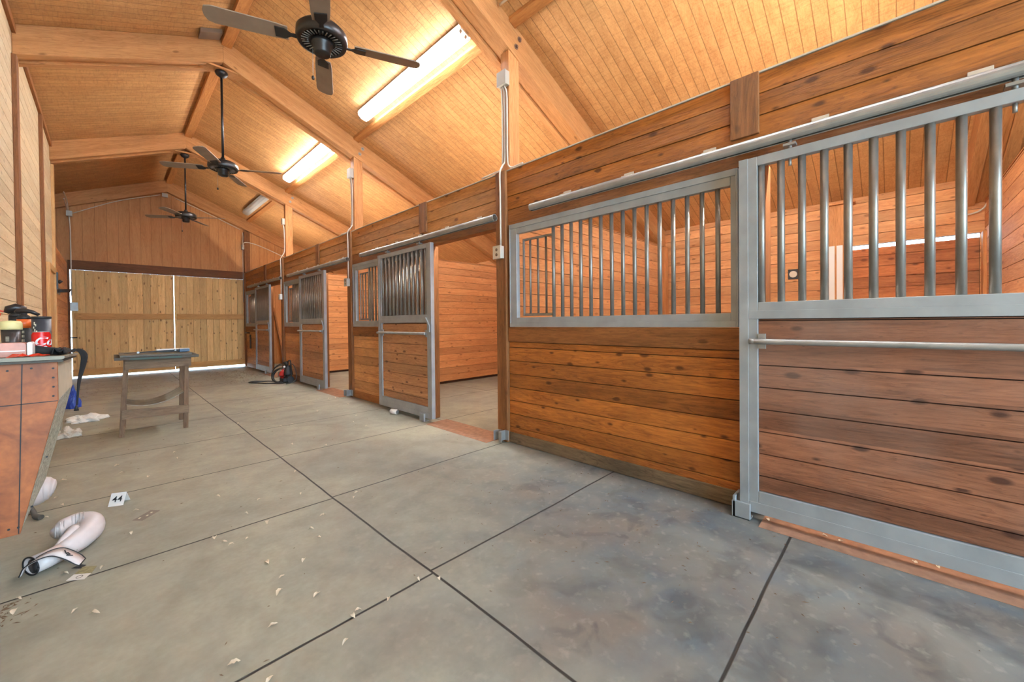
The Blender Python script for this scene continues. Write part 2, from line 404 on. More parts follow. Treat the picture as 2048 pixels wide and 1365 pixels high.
# far double doors of vertical boards
def leaf(name, x0, x1, zb, lab):
    y0 = YF - .015
    e = thing(name, None, None, ((x0+x1)/2, y0, zb)); e['kind'] = 'structure'
    bm = BM(); x = x0; k = math.floor((x0-.05)/.145+1e-6); nx = .05+(k+1)*.145
    while x < x1-1e-4:
        q = min(nx, x1)
        if q-x > .008: j = rnd.uniform(0, .002); box(bm, x+.004, q-.004, y0+j, y0+.03, zb+.002, 2.575)
        x = q; nx += .145
    box(bm, x0, x1, y0+.031, y0+.036, zb, 2.575)
    obj('boards', bm, M['bardoor'], e)
    obj('mid_rail', box(BM(), x0+.04, x1-.01, y0-.035, y0-.001, 1.40, 1.545), M['railX'], e, .004)
    obj('bottom_rail', box(BM(), x0, x1, y0-.03, y0-.001, zb, zb+.16), M['railX'], e, .004)
    return e
leaf('door_1', -.605, 1.236, .045, '')
leaf('door_2', 1.250, D-.03, .06, '')

# ------------------------------------------------------------------ floor edges: dirt strip at foot of the stall fronts
bm = BM()
for a, c in ((-.70, .585), (2.99, 4.09), (6.65, 7.75), (10.31, 11.40)):
    prism(bm, [(D-.185, 0.0005), (D+.13, .0005), (D+.13, .007), (D-.12, .006), (D-.185, .002)], 'Y', a, c)
setp(obj('trim_2', bm, M['dirt']), kind='structure')

# ------------------------------------------------------------------ rafters
raf_lab = {-1: 'timber rafter frame seen through the bars of the nearest stall', 0: 'first big timber rafter from the camera, crossing above the near stall post',
           1: 'second timber rafter with the long dark fan rod hung from its peak', 2: 'third timber rafter with the farthest ceiling fan hung from its peak',
           3: 'last timber rafter lying against the far gable wall'}
for k in range(-1, 4):
    y = PY[k]; xl = -1.85 if k == 3 else XL+.001
    e = thing('rafter', raf_lab[k], 'rafter', (XR, y, zu(XR)), 'roof rafters')
    for (a, b, up, nm) in (((-.075, .01, 0, 'timber'), (.012, .125, .03, 'timber'), (.127, .215, 0, 'timber')) if k < 3 else ((-.075, .045, 0, 'timber'),)):
        bm = BM()
        prism(bm, [(xl, zu(xl)+up), (XR, zu(XR)+up), (XR, zc(XR)-.002), (xl, zc(xl)-.002)], 'Y', y+a, y+b)
        obj('timber', bm, M['rafter'], e, .004)
        bm = BM()
        prism(bm, [(XR+.001, zu(XR)+up), (XO-.002, zu(XO)+up), (XO-.002, zc(XO)-.002), (XR+.001, zc(XR)-.002)], 'Y', y+a, y+b)
        obj('timber', bm, M['rafter'], e, .004)
    # bolts above the stall post
    if k < 3:
        for dz, dx in ((.20, .07), (.10, .02)):
            c = Vector((2.99+dx, y-.075, zu(2.99)+dz)); bm = BM()
            tube(bm, [c, c+Vector((0, -.004, 0))], .028, 14); tube(bm, [c+Vector((0, -.004, 0)), c+Vector((0, -.02, 0))], .014, 6)
            obj('bolt', bm, M['galv'] if k else M['rust'], e)
    if k in (0, 1, 2):
        pass
# ridge boards and light battens, one per bay
bays = {0: (PY[-1], PY[0]), 1: (PY[0], PY[1]), 2: (PY[1], PY[2]), 3: (PY[2], PY[3])}
bn = {0: 'nearest bay', 1: 'second bay', 2: 'third bay', 3: 'farthest bay'}
ridge_lab = {0: 'ridge board above the near fan, between camera and first rafter', 1: 'ridge board between the first and second rafters', 2: 'ridge board between the second and third rafters', 3: 'ridge board between the third rafter and the far gable'}
bat_lab = {0: 'ceiling batten running toward the camera from the first rafter', 1: 'ceiling batten beside the near lit tube light', 2: 'ceiling batten beside the far lit tube light', 3: 'ceiling batten beside the unlit white tube light'}
for k, (a, b) in bays.items():
    a += .22; b -= .08
    bm = BM(); x0, x1 = XR-.02, XR+.095
    prism(bm, [(x0, zc(x1)-.05), (x1, zc(x1)-.06), (x1, zc(x1)-.002), (XR, zc(XR)-.002), (x0, zc(x0)-.002)], 'Y', a, b)
    solo('ridge_board', bm, M['batten'], ridge_lab[k], 'board', 'ridge boards', .003)
    bm = BM(); x0, x1 = 2.90, 2.99
    prism(bm, [(x0, zc(x0)-.042), (x1, zc(x1)-.042), (x1, zc(x1)-.001), (x0, zc(x0)-.001)], 'Y', a, b)
    solo('ceiling_batten', bm, M['batten'], bat_lab[k], 'board', 'light battens', .003)

# ------------------------------------------------------------------ fluorescent fixtures
def fixture(y0, y1, lit, lab):
    xm = 2.745; z = zc(xm) - .012
    e = thing('fluorescent_light', lab, 'light', (xm, (y0+y1)/2, z), 'tube lights on the roof slope')
    n = Vector((-SL, 0, -1)).normalized() if False else Vector((-math.sin(math.atan(SL)), 0, -math.cos(math.atan(SL))))
    t = Vector((cos(math.atan(SL)), 0, -sin(math.atan(SL))))
    c = Vector((xm, 0, z))
    def q(u, d): p = c + t*u + n*d; return (p.x, p.z)
    bm = BM(); prism(bm, [q(-.085, 0), q(.085, 0), q(.085, .03), q(.05, .045), q(-.05, .045), q(-.085, .03)], 'Y', y0, y1)
    obj('housing', bm, M['white'], e, .003)
    for s in (-.035, .035):
        p = q(s, .068)
        tb = obj('tube', tube(BM(), [(p[0], y0+.05, p[1]), (p[0], y1-.05, p[1])], .019, 14), (M['tube2'] if y0 > 5 else M['tube']) if lit else M['white'], e)
        for yy in (y0+.02, y1-.05):
            bm = BM(); prism(bm, [q(s-.014, .045), q(s+.014, .045), q(s+.014, .085), q(s-.014, .085)], 'Y', yy, yy+.028)
            obj('lamp_holder', bm, M['box'], e)
    # clear wraparound lens
    pts = [(-.088, .02), (-.088, .06), (-.07, .10), (0, .112), (.07, .10), (.088, .06), (.088, .02)]
    inn = [(u*.965, d*.965) for u, d in pts][::-1]
    bm = BM(); prism(bm, [q(*p) for p in pts+inn], 'Y', y0+.005, y1-.005)
    obj('lens', bm, M['lens'], e)
    for yy, d in ((y0, -1), (y1, 1)):
        p = q(0, .02); obj('conduit_stub', tube(BM(), [(p[0], yy, p[1]), (p[0], yy+d*.16, p[1])], .011, 8), M['conduit'], e)
t = NT('clear_lens'); gl = t.n('ShaderNodeBsdfTransparent'); gs = t.n('ShaderNodeBsdfGlossy'); gs.inputs['Roughness'].default_value = .2
tr = t.n('ShaderNodeBsdfTranslucent'); tr.inputs['Color'].default_value = (.9, .93, .95, 1)
mx = t.n('ShaderNodeMixShader'); mx.inputs[0].default_value = .38; t.l(gl.outputs[0], mx.inputs[1]); t.l(tr.outputs[0], mx.inputs[2])
m2 = t.n('ShaderNodeMixShader'); m2.inputs[0].default_value = .05; t.l(mx.outputs[0], m2.inputs[1]); t.l(gs.outputs[0], m2.inputs[2])
t.l(m2.outputs[0], t.t.nodes['Material Output'].inputs[0]); M['lens'] = t.m
fixture(3.33, 5.75, True, 'lit fluorescent tube light nearest the camera, right of the big fan')
fixture(6.95, 9.38, True, 'lit fluorescent tube light in the third bay, behind the first')
fixture(10.64, 13.0, False, 'unlit white tube light closest to the far gable')
fixture(-.35, 2.1, True, 'tube light overhead above the nearest bay, just out of view')

def stripfix(y0, y1, k):
    """unseen tube light behind the header; near one from ceiling glow, others added"""
    e = thing('unseen_stall_light', 'unseen tube light behind the header of the '+k, 'light', (D+.16, (y0+y1)/2, 2.56), 'tube lights in the stalls')
    obj('housing', box(BM(), D+.0405, D+.20, y0, y1, 2.535, 2.585), M['white'], e)
    for yy in (y0, y1-.03): obj('lamp_holder', box(BM(), D+.2005, D+.255, yy, yy+.028, 2.54, 2.58), M['white'], e)
    obj('tube', tube(BM(), [(D+.235, y0+.03, 2.56), (D+.235, y1-.03, 2.56)], .019, 12), M['stube0' if y0 < 0 else 'stube'], e)
M['stube'] = emit('stall_fill_tube', (255, 246, 234), 70.0)  # unseen tubes added to brighten the farther stalls
M['stube0'] = emit('stall_tube_near', (255, 246, 234), 95.0)
for a, b, kn in ((-.5, .75, 'nearest stall'), (3.4, 4.6, 'second stall, added to brighten it'), (7.4, 8.6, 'third stall, added to brighten it'), (11.2, 12.4, 'farthest stall, added to brighten it')): stripfix(a, b, kn)

# ------------------------------------------------------------------ posts
pl = {0: 'dark timber stall post nearest the camera with a white outlet box', 1: 'second timber stall post, left of the open second stall', 2: 'third timber stall post, with the white cable and outlet box', 3: 'last timber stall post, in the far right corner of the aisle', -1: 'timber stall post at the near end of the closest stall'}
ul = {0: 'upper post rising to the first rafter with three cables on it', 1: 'upper post rising to the second rafter', 2: 'pale upper post rising to the third rafter', 3: 'upper post beside the far gable'}
for k in range(-1, 4):
    y = PY[k]
    solo('stall_post', box(BM(), D-.035, D+.10, y-.075, y+.065, .005, 2.775), M['post'], pl[k], 'post', 'stall front posts', .005)
    if k >= 0 and k < 3:
        bm = BM(); x0, x1 = D+.05, D+.20
        prism(bm, [(x0, 2.776), (x1, 2.776), (x1, zu(x1)-.002), (x0, zu(x0)-.002)], 'Y', y-.065, y+.055)
        solo('upper_post', bm, M['upost'], ul[k], 'post', 'upper posts', .004)
    if k == 3:
        bm = BM(); box(bm, D-.02, D+.12, y-.09, y+.03, 2.776, zu(D)-.06)
        solo('upper_post', bm, M['post'], ul[k], 'post', 'upper posts', .004)

# ------------------------------------------------------------------ stall fronts
stall_word = {0: 'nearest', 1: 'second', 2: 'third', 3: 'farthest'}
tracks = {0: (-.62, 2.44), 1: (2.93, 5.98), 2: (6.48, 9.56), 3: (10.1, 13.1)}
doors = {0: (-.65, .70), 1: (4.05, 5.40), 2: (7.45, 8.80), 3: (10.95, 12.28)}
T_ = .035
def grille_frame(y0, y1, z0, z1, yo0, yo1, zo0, zo1, x0, x1):
    """four sides with given inner opening, with a raised inner step"""
    bm = BM()
    box(bm, x0, x1, y0, yo0, z0, z1); box(bm, x0, x1, yo1, y1, z0, z1)
    box(bm, x0, x1, yo0, yo1, z0, zo0); box(bm, x0, x1, yo0, yo1, zo1, z1)
    return bm
for b in range(4):
    lo, hi = bays[b]; oy = lo - PY[-1]; W = stall_word[b]
    yj0, yj1 = .58+oy, .72+oy          # jamb post
    # header boards in two lengths + beam + cap + batten
    bm = BM(); boardsZ(bm, D-.005, D+.02, lo+.067, hi-.077, 2.37, 2.765, off=2.37); box(bm, D+.022, D+.04, lo+.067, hi-.077, 2.37, 2.765)
    e = thing('stall_header', 'horizontal boarded header above the %s stall' % W, 'panel', (D, (lo+hi)/2, 2.2), 'stall headers')
    obj('boards', bm, M['fascia' if b else 'fascia0'], e, 0)
    obj('beam', box(BM(), D-.003, D+.10, lo+.067, hi-.077, 2.215, 2.368), M['beamY'], e, .004)
    obj('batten', box(BM(), D-.03, D-.007, yj0+.03, yj1+.05, 2.39, 2.772), M['post'], e, .003)
    obj('cap', box(BM(), D-.012, D+.045, lo+.067, hi-.077, 2.766, 2.776), M['conduit'], e)
    # jamb
    solo('door_jamb', box(BM(), D-.0, D+.135, yj0, yj1, .005, 2.213), M['post'], {0: 'jamb post hidden behind the closed door edge of the nearest stall', 1: 'jamb post at the open doorway of the second stall', 2: 'jamb post at the open doorway of the third stall', 3: 'jamb post at the open doorway of the farthest stall'}[b], 'post', 'door jambs', .004)
    # lower boarded panel
    y0, y1 = yj1+.003, hi-.078
    e = thing('half_wall', {0: 'long boarded half wall between the nearest post and sliding door', 1: 'boarded half wall left of the open door of the second stall', 2: 'boarded half wall behind the black and red pressure washer', 3: 'boarded half wall of the farthest stall with a latch'}[b], 'panel', (D, (y0+y1)/2, 0), 'stall half walls')
    bm = BM(); boardsZ(bm, D+.005, D+.03, y0, y1, .03, 1.03, off=.03); obj('boards', bm, M['front2' if b else 'front'], e)
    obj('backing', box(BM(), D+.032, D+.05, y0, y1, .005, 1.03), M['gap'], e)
    obj('rail', box(BM(), D-.012, D+.10, y0, y1, 1.032, 1.178), M['beamY'], e, .004)
    obj('base_board', box(BM(), D-.006, D+.004, y0, y1, .004, .12 if b else .11), M['trimY'] if b else M['basew'], e, .002)
    # fixed grille
    e = thing('stall_grille', {0: 'wide barred window of the nearest stall with small feed gate', 1: 'barred window partly covered by the slid open second door', 2: 'barred window partly covered by the third sliding door', 3: 'barred window partly covered by the farthest sliding door'}[b], 'grille', (D, (y0+y1)/2, 1.18), 'fixed stall grilles')
    Y0, Y1 = yj1+.01, hi-.11; G0, G1 = Y0+.045, hi-.205
    obj('frame', grille_frame(Y0, Y1, 1.182, 2.21, G0, G1, 1.275, 2.108, D-.012, D+.035), M['frame'], e, .003)
    obj('frame_lip', grille_frame(Y0+.0, Y1-.0, 1.182, 2.21, Y0+.012, Y1-.012, 1.225, 2.165, D-.02, D-.0125), M['frame'], e, .002)
    yb = G0+.083
    F0 = hi-.635
    while yb < F0+.02:
        obj('bar', tube(BM(), [(D+.012, yb, 1.27), (D+.012, yb, 2.112)], .016, 12), M['bar'], e)
        yb += .1
    # feed gate at far end
    gt = obj('feed_gate', grille_frame(F0+.0, hi-.235, 1.29, 2.06, F0+.02, hi-.255, 1.315, 2.038, D+.045, D+.065), M['bar'], e, .004)
    for j in range(3):
        yy = F0 + .105 + j*.1
        tube_o = obj('gate_bar', tube(BM(), [(D+.055, yy, 1.31), (D+.055, yy, 2.045)], .011, 10), M['bar'], gt)
    # partition at hi side
    bm = BM()
    yy = hi-.0
    # sliding door
    d0, d1 = doors[b]
    dx0, dx1 = D-.112, D-.067
    e = thing('sliding_door', {0: 'closed sliding stall door filling the right edge, bluish steel frame', 1: 'slid open steel framed door of the second stall', 2: 'slid open steel framed door right of the pressure washer', 3: 'slid open door of the farthest stall, left of the pressure washer'}[b], 'door', (dx0, (d0+d1)/2, .05), 'sliding stall doors')
    bm = BM()
    box(bm, dx0, dx1, d1-.10, d1, .05, 2.215); box(bm, dx0, dx1, d0, d0+.10, .05, 2.215)
    box(bm, dx0, dx1, d0+.10, d1-.10, 2.16, 2.215)
    box(bm, dx0, dx1, d0+.10, d1-.10, 1.235, 1.335); box(bm, dx0, dx1, d0+.10, d1-.10, .05, .185)
    obj('frame', bm, M['frame'], e, .003)
    bm = BM()   # weld line step
    for (a, c, z0, z1) in ((d1-.05, d1, .05, 2.215), (d0, d0+.05, .05, 2.215), (d0+.051, d1-.051, 1.235, 1.285), (d0+.051, d1-.051, .05, .115)):
        box(bm, dx0-.004, dx0-.0005, a, c, z0, z1)
    obj('frame_lip', bm, M['frame'], e, .0015)
    bm = BM(); boardsZ(bm, dx0+.014, dx1-.012, d0+.101, d1-.101, .186, 1.234, off=.145); obj('boards', bm, M['doorwood2' if b else 'doorwood'], e)
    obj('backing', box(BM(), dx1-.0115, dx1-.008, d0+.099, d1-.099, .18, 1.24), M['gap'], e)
    yb = d1-.12+.004
    while yb > d0+.11:
        obj('bar', tube(BM(), [(dx0+.022, yb, 1.33), (dx0+.022, yb, 2.165)], .019, 14), M['bar'], e); yb -= .1
    h0, h1 = d0+.12, d1-.12
    hd = obj('handle_bar', tube(BM(), smooth([(dx0+.004, h1, 1.10), (dx0-.045, h1-.004, 1.10), (dx0-.05, h1-.03, 1.10), (dx0-.05, h0+.03, 1.10), (dx0-.045, h0+.004, 1.10), (dx0+.004, h0, 1.10)], 5), .0165, 12), M['galv'], e)
    for hy in (h0, h1): obj('handle_plate', box(BM(), dx0-.004, dx0+.013, hy-.02, hy+.02, 1.055, 1.145), M['galv'], hd)
    for hy in (d0+.28, d1-.26):
        bm = BM(); tube(bm, [(dx0+.022, hy, 2.215), (dx0+.022, hy, 2.275)], .010, 8); box(bm, dx0-.004, dx0+.048, hy-.03, hy+.03, 2.232, 2.246)
        tube(bm, [(dx0+.022, hy, 2.12), (dx0+.022, hy, 2.16)], .008, 6)
        obj('hanger', bm, M['galv'], e)
    if b:
        bm = BM(); prism(bm, [(d0+.02, 1.12), (d0+.02, 1.20), (d0+.10, 1.30), (d0+.12, 1.29), (d0+.045, 1.19), (d0+.045, 1.12)], 'X', dx0-.022, dx0-.006)
        obj('latch', bm, M['frame'], e, .002)
    # track
    t0, t1 = tracks[b]; xm = D-.09
    e = thing('door_track', {0: 'round steel door track over the nearest stall', 1: 'round steel door track over the second stall', 2: 'round steel door track over the third stall', 3: 'round steel door track over the farthest stall'}[b], 'track', (xm, (t0+t1)/2, 2.27), 'door tracks')
    bm = BM(); rr_ = .036; zz = 2.298
    prof = [(xm+rr_*cos(a), zz+rr_*sin(a)) for a in [R(-62+k_*(304/18)) for k_ in range(19)]]
    inn = [(xm+(rr_-.005)*cos(a), zz+(rr_-.005)*sin(a)) for a in [R(-62+k_*(304/18)) for k_ in range(19)]][::-1]
    prism(bm, prof+inn, 'Y', t0, t1)
    obj('rail_tube', bm, M['galv'], e)
    bm = BM(); tube(bm, [(xm, t1-.002, zz), (xm, t1-.008, zz)], .030, 18); obj('end_plug', bm, M['black'], e)
    yb = t1-.36
    while yb > t0+.05:
        bm = BM(); box(bm, D-.014, D-.008, yb-.04, yb+.04, 2.345, 2.385); box(bm, xm+.01, D-.008, yb-.03, yb+.03, 2.326, 2.346)
        tube(bm, [(D-.018, yb-.02, 2.366), (D-.0142, yb-.02, 2.366)], .007, 8)
        obj('bracket', bm, M['conduit'], e, .001); yb -= .59
    # floor guide
    bm = BM(); gy = {0: .69, 1: 4.25, 2: 7.75, 3: 11.3}[b]
    gx = D-.112
    box(bm, gx-.028, gx-.006, gy-.05, gy+.05, .0, .10); box(bm, gx-.028, gx+.05, gy-.05, gy+.05, .0, .008)
    if b == 0: box(bm, gx-.028, D-.01, gy+.03, gy+.045, .0, .13)
    solo('door_guide', bm, M['frame'], {0: 'steel floor guide at the bottom corner of the closed near door', 1: 'small floor guide under the second sliding door', 2: 'small floor guide under the third sliding door', 3: 'small floor guide under the farthest sliding door'}[b], 'bracket', 'floor guides', .002)
    # receiver bracket on the foot of the post
    if b:
        bm = BM(); py = lo; x = D-.035
        box(bm, x-.10, x-.002, py-.055, py-.048, .03, .13); box(bm, x-.10, x-.03, py+.02, py+.027, .03, .13); box(bm, x-.036, x-.03, py-.048, py+.027, .03, .13)
        box(bm, x-.10, x-.094, py-.09, py-.055, .03, .13); box(bm, x-.012, x-.002, py-.10, py-.055, .03, .13)
        solo('door_stop', bm, M['galv'], {1: 'steel stop bracket on the foot of the nearest post', 2: 'steel stop bracket on the foot of the second post', 3: 'steel stop bracket on the foot of the third post'}[b], 'bracket', 'post foot brackets', .002)

# partitions between stalls, with outer posts
part_lab = {-1: 'boarded partition at the right end of the nearest stall', 0: 'boarded partition between the nearest and second stalls', 1: 'boarded partition seen through the open second stall', 2: 'boarded partition seen through the open third stall'}
for k in range(-1, 3):
    y = PY[k]; bm = BM(); top = 2.50
    x0, x1 = D+.102, XO-.003
    e = thing('stall_partition', part_lab[k], 'partition', ((x0+x1)/2, y, 0), 'stall partitions')
    bm = BM(); boardsZ(bm, x0, x1, y-.055, y-.03, .05, top, off=.05); obj('boards', bm, M['partition'], e)
    bm = BM(); boardsZ(bm, x0, x1, y+.03, y+.055, .05, top, off=.05); obj('boards', bm, M['partition'], e)
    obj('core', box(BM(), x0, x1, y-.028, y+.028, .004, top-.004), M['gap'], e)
    obj('top_cap', box(BM(), x0, x1, y-.06, y+.06, top+.001, top+.012), M['batten'], e)
    solo('wall_post', box(BM(), XO-.16, XO-.04, y-.14, y-.058, .004, zu(XO-.04)-.004), M['upost'], {-1: 'pale post where the nearest stall meets its right partition', 0: 'pale corner post behind the wide near grille', 1: 'corner post at the back of the second stall', 2: 'corner post at the back of the third stall'}[k], 'post', 'back corner posts', .004)
for k, (y0, y1) in enumerate(((.47, .655), (-.78, -.665), (7.93, 8.22), (11.5, 11.7), (4.2, 4.4))):
    zt = 2.165 if k == 1 else 2.72
    e = thing('wall_post', ['back wall post with white metal strips beside the bright door gap', 'short pale post at the right side of the outside door', 'capped back wall post seen over the second stall partition', 'back wall post inside the farthest stall', 'back wall post inside the second stall'][k], 'post', (XO-.07, (y0+y1)/2, 0), 'back wall posts')
    obj('timber', box(BM(), XO-.14, XO-.004, y0, y1, .004, zt-(.03 if k != 1 else 0)), M['upost'], e, .004)
    if k != 1: obj('cap_plate', box(BM(), XO-.18, XO-.004, y0-.1, y1+.05, zt-.029, zt), M['upost'], e, .003)
    if k == 0:
        for q in (y0+.02, y0+.10): obj('metal_strip', box(BM(), XO-.148, XO-.141, q, q+.06, .1, 2.17), M['white'], e, label='white metal strip')
# vent and cable hole in the outer wall
e = thing('wall_outlet', 'small round outlet in a dark box on the back wall of the nearest stall', 'outlet', (XO-.01, 1.02, 1.80))
obj('box', box(BM(), XO-.012, XO-.003, .95, 1.09, 1.79, 1.93), M['black'], e)
bm = BM(); tube(bm, [(XO-.02, 1.03, 1.86), (XO-.0125, 1.03, 1.86)], .045, 20); obj('disc', bm, M['conduit'], e)
bm = BM(); tube(bm, smooth([(XO-.004, -.5, 2.40), (XO-.05, -.58, 2.37), (XO-.08, -.68, 2.42), (XO-.14, -.74, 2.60)], 6), .009, 8)
solo('wall_cable', bm, M['conduit'], 'white cable curling out of a hole in the back wall', 'cable')

# ------------------------------------------------------------------ electrical boxes & conduits on the posts
def ebox(name, x0, x1, y0, y1, z0, z1, lab, mat='box', cover=True):
    e = thing(name, lab, 'electrical box', ((x0+x1)/2, (y0+y1)/2, z0), 'electrical boxes')
    obj('box', box(BM(), x0, x1, y0, y1, z0, z1), M[mat], e, .003)
    if cover:
        bm = BM(); box(bm, x0-.008, x0-.0005, y0-.004, y1+.004, z0-.004, z1+.004); obj('cover', bm, M[mat], e, .002)
        if cover == 2:
            for dz in (.3, .7):
                zz = z0+(z1-z0)*dz; bm = BM(); tube(bm, [(x0-.0105, (y0+y1)/2, zz), (x0-.0085, (y0+y1)/2, zz)], .016, 12); obj('socket', bm, M['greyply'], e)
def cond(pts, lab, r=.009, mat='conduit', n=5):
    solo('conduit', tube(BM(), smooth(pts, n), r, 8), M[mat], lab, 'conduit', 'conduits')
xf = D-.035; xp = D+.05
# post 0
y = PY[0]
ebox('junction_box', xp-.06, xp-.002, y-.075, y+.045, 3.66, 3.80, 'junction box high on the nearest upper post')
for i, dy in enumerate((-.045, -.01, .025)):
    pts = [(xp-.035, y+dy*.7, 3.657), (xp-.014, y+dy, 3.54), (xp-.014, y+dy, 2.95)]
    pts += [[(xp-.02, y+dy-.03, 2.83), (xp-.04, y+dy-.12, 2.792), (xp-.06, y-.3, 2.787)], [(xp-.05, y-.015, 2.85), (xf-.014, y-.02, 2.76), (xf-.014, y-.02, 2.55), (xf-.014, y-.02, 2.01)], [(xp-.02, y+dy+.02, 2.83), (xp-.05, y+dy+.1, 2.80), (xp-.06, y+.3, 2.79)]][i]
    cond(pts, ['right one of three cables on the nearest upper post', 'middle cable running down to the white outlet box of the nearest post', 'left one of three cables on the nearest upper post'][i])
ebox('outlet_box', xf-.05, xf-.002, y-.055, y+.05, 1.88, 2.005, 'white outlet box halfway up the nearest stall post', 'conduit', 2)
# post 1
y = PY[1]
ebox('junction_box', xp-.06, xp-.002, y-.06, y+.05, 3.68, 3.83, 'junction box high on the second upper post')
cond([(xp-.03, y-.02, 3.675), (xp-.014, y-.02, 3.5), (xp-.014, y-.02, 2.95), (xp-.04, y-.03, 2.86), (xf-.014, y-.02, 2.76), (xf-.014, y-.02, 2.55), (xf-.014, y-.02, 1.99)], 'cable down the second post to its grey outlet box')
cond([(xp-.03, y+.02, 3.675), (xp-.014, y+.02, 3.5), (xp-.014, y+.02, 2.95), (xp-.04, y+.1, 2.80), (xp-.06, y+.35, 2.79)], 'second cable curving off at the foot of the second upper post')
ebox('outlet_box', xf-.05, xf-.002, y-.05, y+.05, 1.86, 1.985, 'grey outlet box on the second stall post', 'box', 2)
# post 2
y = PY[2]
ebox('junction_box', xp-.05, xp-.002, y-.03, y+.05, 3.56, 3.70, 'white junction box high on the third upper post', 'conduit')
cond([(xp-.03, y, 3.555), (xp-.014, y, 3.4), (xp-.014, y, 2.95), (xf-.014, y-.01, 2.76), (xf-.014, y-.01, 2.5), (xf-.014, y-.01, 1.94)], 'white cable down the third post to its outlet box', .012)
ebox('outlet_box', xf-.05, xf-.002, y-.045, y+.045, 1.81, 1.935, 'white outlet box on the third stall post', 'white', 2)
# far right corner
y = PY[3]
ebox('junction_box', D-.07, D-.022, y-.08, y+.03, 3.46, 3.60, 'junction box on the last upper post by the gable')
cond([(D-.05, y-.02, 3.605), (D-.04, y-.04, 3.8), (D-.06, y-.1, 3.95)], 'short cable rising from the last junction box')
cond([(D-.05, y-.085, 3.52), (D-.02, y-.14, 3.66), (D+.3, y-.15, 3.62), (D+1.0, y-.15, 3.35), (D+1.9, y-.15, 2.95)], 'cable sweeping down over the farthest stall from the last junction box', .012)
cond([(D-.05, y-.05, 3.455), (D-.055, y-.05, 3.2), (D-.055, y-.05, 1.9)], 'cable down the last post in the far corner', .008, 'box')
# far gable conduit
yg = YF-.075
cond([(-.60, yg-.04, 3.86), (0.2, yg-.02, zu(.2)-.05), (1.0, yg-.02, zu(1.0)-.05)], 'thin conduit climbing the left side of the far gable', .009)
cond([(1.28, yg-.02, zu(1.28)-.06), (2.0, yg-.02, zu(2.0)-.05), (2.75, yg-.02, zu(2.75)-.06)], 'thin conduit descending the right side of the far gable', .009)
ebox('junction_box', 1.03, 1.15, yg-.03, yg+.01, zu(1.1)-.13, zu(1.1)-.03, 'small box below the peak of the far gable', 'box', False)
ebox('junction_box', XL+.003, XL+.10, yg-.16, yg-.06, 3.80, 3.92, 'grey junction box in the far left corner', 'box', False)
cond([(XL+.05, yg-.11, 3.79), (XL+.06, yg-.06, 3.5), (XL+.06, yg-.05, 3.3), (XL+.06, yg-.05, 1.95)], 'white conduit down the far left corner', .012)
cond([(XL+.04, yg-.11, 3.925), (XL+.03, yg-.4, 4.10), (XL+.02, yg-1.0, 4.14)], 'upper looping cable at the far left junction box', .011)
cond([(XL+.02, yg-.12, 3.925), (XL+.02, yg-.4, 3.98), (XL+.02, yg-1.0, 4.00)], 'lower looping cable at the far left junction box', .011)
# ceiling conduit near stall
cond([(2.745, PY[0]-.10, zc(2.745)-.05), (2.745, PY[0]-.35, zc(2.745)-.05), (2.745, 2.3, zc(2.745)-.05)], 'white conduit at the top from the first rafter toward the camera', .011)

# ------------------------------------------------------------------ left wall trim
for i, (y, w_) in enumerate(((6.43, .13), (8.66, .11))):
    solo('wall_batten', box(BM(), XL+.001, XL+.035, y, y+w_, .0, 4.02 if i == 0 else 4.25), M['trimdark'], ['brown vertical batten on the pale left wall, nearer one', 'brown vertical batten on the pale left wall, farther one'][i], 'batten', 'left wall battens', .002)
    solo('pale_batten', box(BM(), XL+.001, XL+.03, y+w_+.002, y+w_+.09, .0, 4.02 if i == 0 else 4.25), M['trimZ'], ['pale batten just past the nearer brown batten', 'pale batten just past the farther brown batten'][i], 'batten', 'left wall battens', .002)
solo('corner_board', box(BM(), XL-.02, XL+.035, 10.303, 10.42, .0, 4.01), M['trimZ'], 'pale corner board where the left siding ends', 'board', None, .003)
struct('trim_3', box(BM(), XL+.001, XL+.03, YB, 10.3, 4.255, 4.335), M['trimY'], .002)
# tack room door casing
e = thing('door_4', None, None, (XL+.03, 9.5, 0)); e['kind'] = 'structure'
obj('slab', box(BM(), XL+.002, XL+.03, 9.12, 10.0, .01, 2.10), M['trimZ'], e, .002)
bm = BM(); box(bm, XL+.002, XL+.055, 9.02, 9.115, 0, 2.20); box(bm, XL+.002, XL+.055, 10.005, 10.10, 0, 2.20); box(bm, XL+.002, XL+.055, 9.116, 10.004, 2.105, 2.20)
obj('casing', bm, M['trimZ'], e, .004)
bm = BM(); box(bm, XL+.056, XL+.075, 10.02, 10.09, 1.86, 2.14); tube(bm, [(XL+.075, 10.05, 2.0), (XL+.11, 10.05, 1.97)], .03, 10)
obj('hasp', bm, M['fanmetal'], e)
bm = BM()
for j in range(4): tube(bm, [(XL+.01, 10.9+.1*j, 1.86+.02*j), (XL+.16, 11.0+.1*j, 1.88+.02*j)], .012, 6)
box(bm, XL+.001, XL+.02, 10.8, 11.4, 1.84, 1.96)
solo('halter_hook', bm, M['fanmetal'], 'dark metal hook rack on the far left wall', 'hook')
solo('hinge_plate', box(BM(), -.66, -.50, YF-.055, YF-.02, 1.60, 1.80), M['galv'], 'grey latch plate across the left gap of the far door', 'hinge')
solo('bolt_latch', tube(BM(), [(-.64, YF-.05, .97), (-.52, YF-.05, .97)], .014, 8), M['fanmetal'], 'dark slide bolt low at the left gap of the far door', 'latch')
struct('trim_4', box(BM(), XL-.0, XL+.03, YF-.16, YF-.0, 0, 2.575), M['darkrail'], .003)

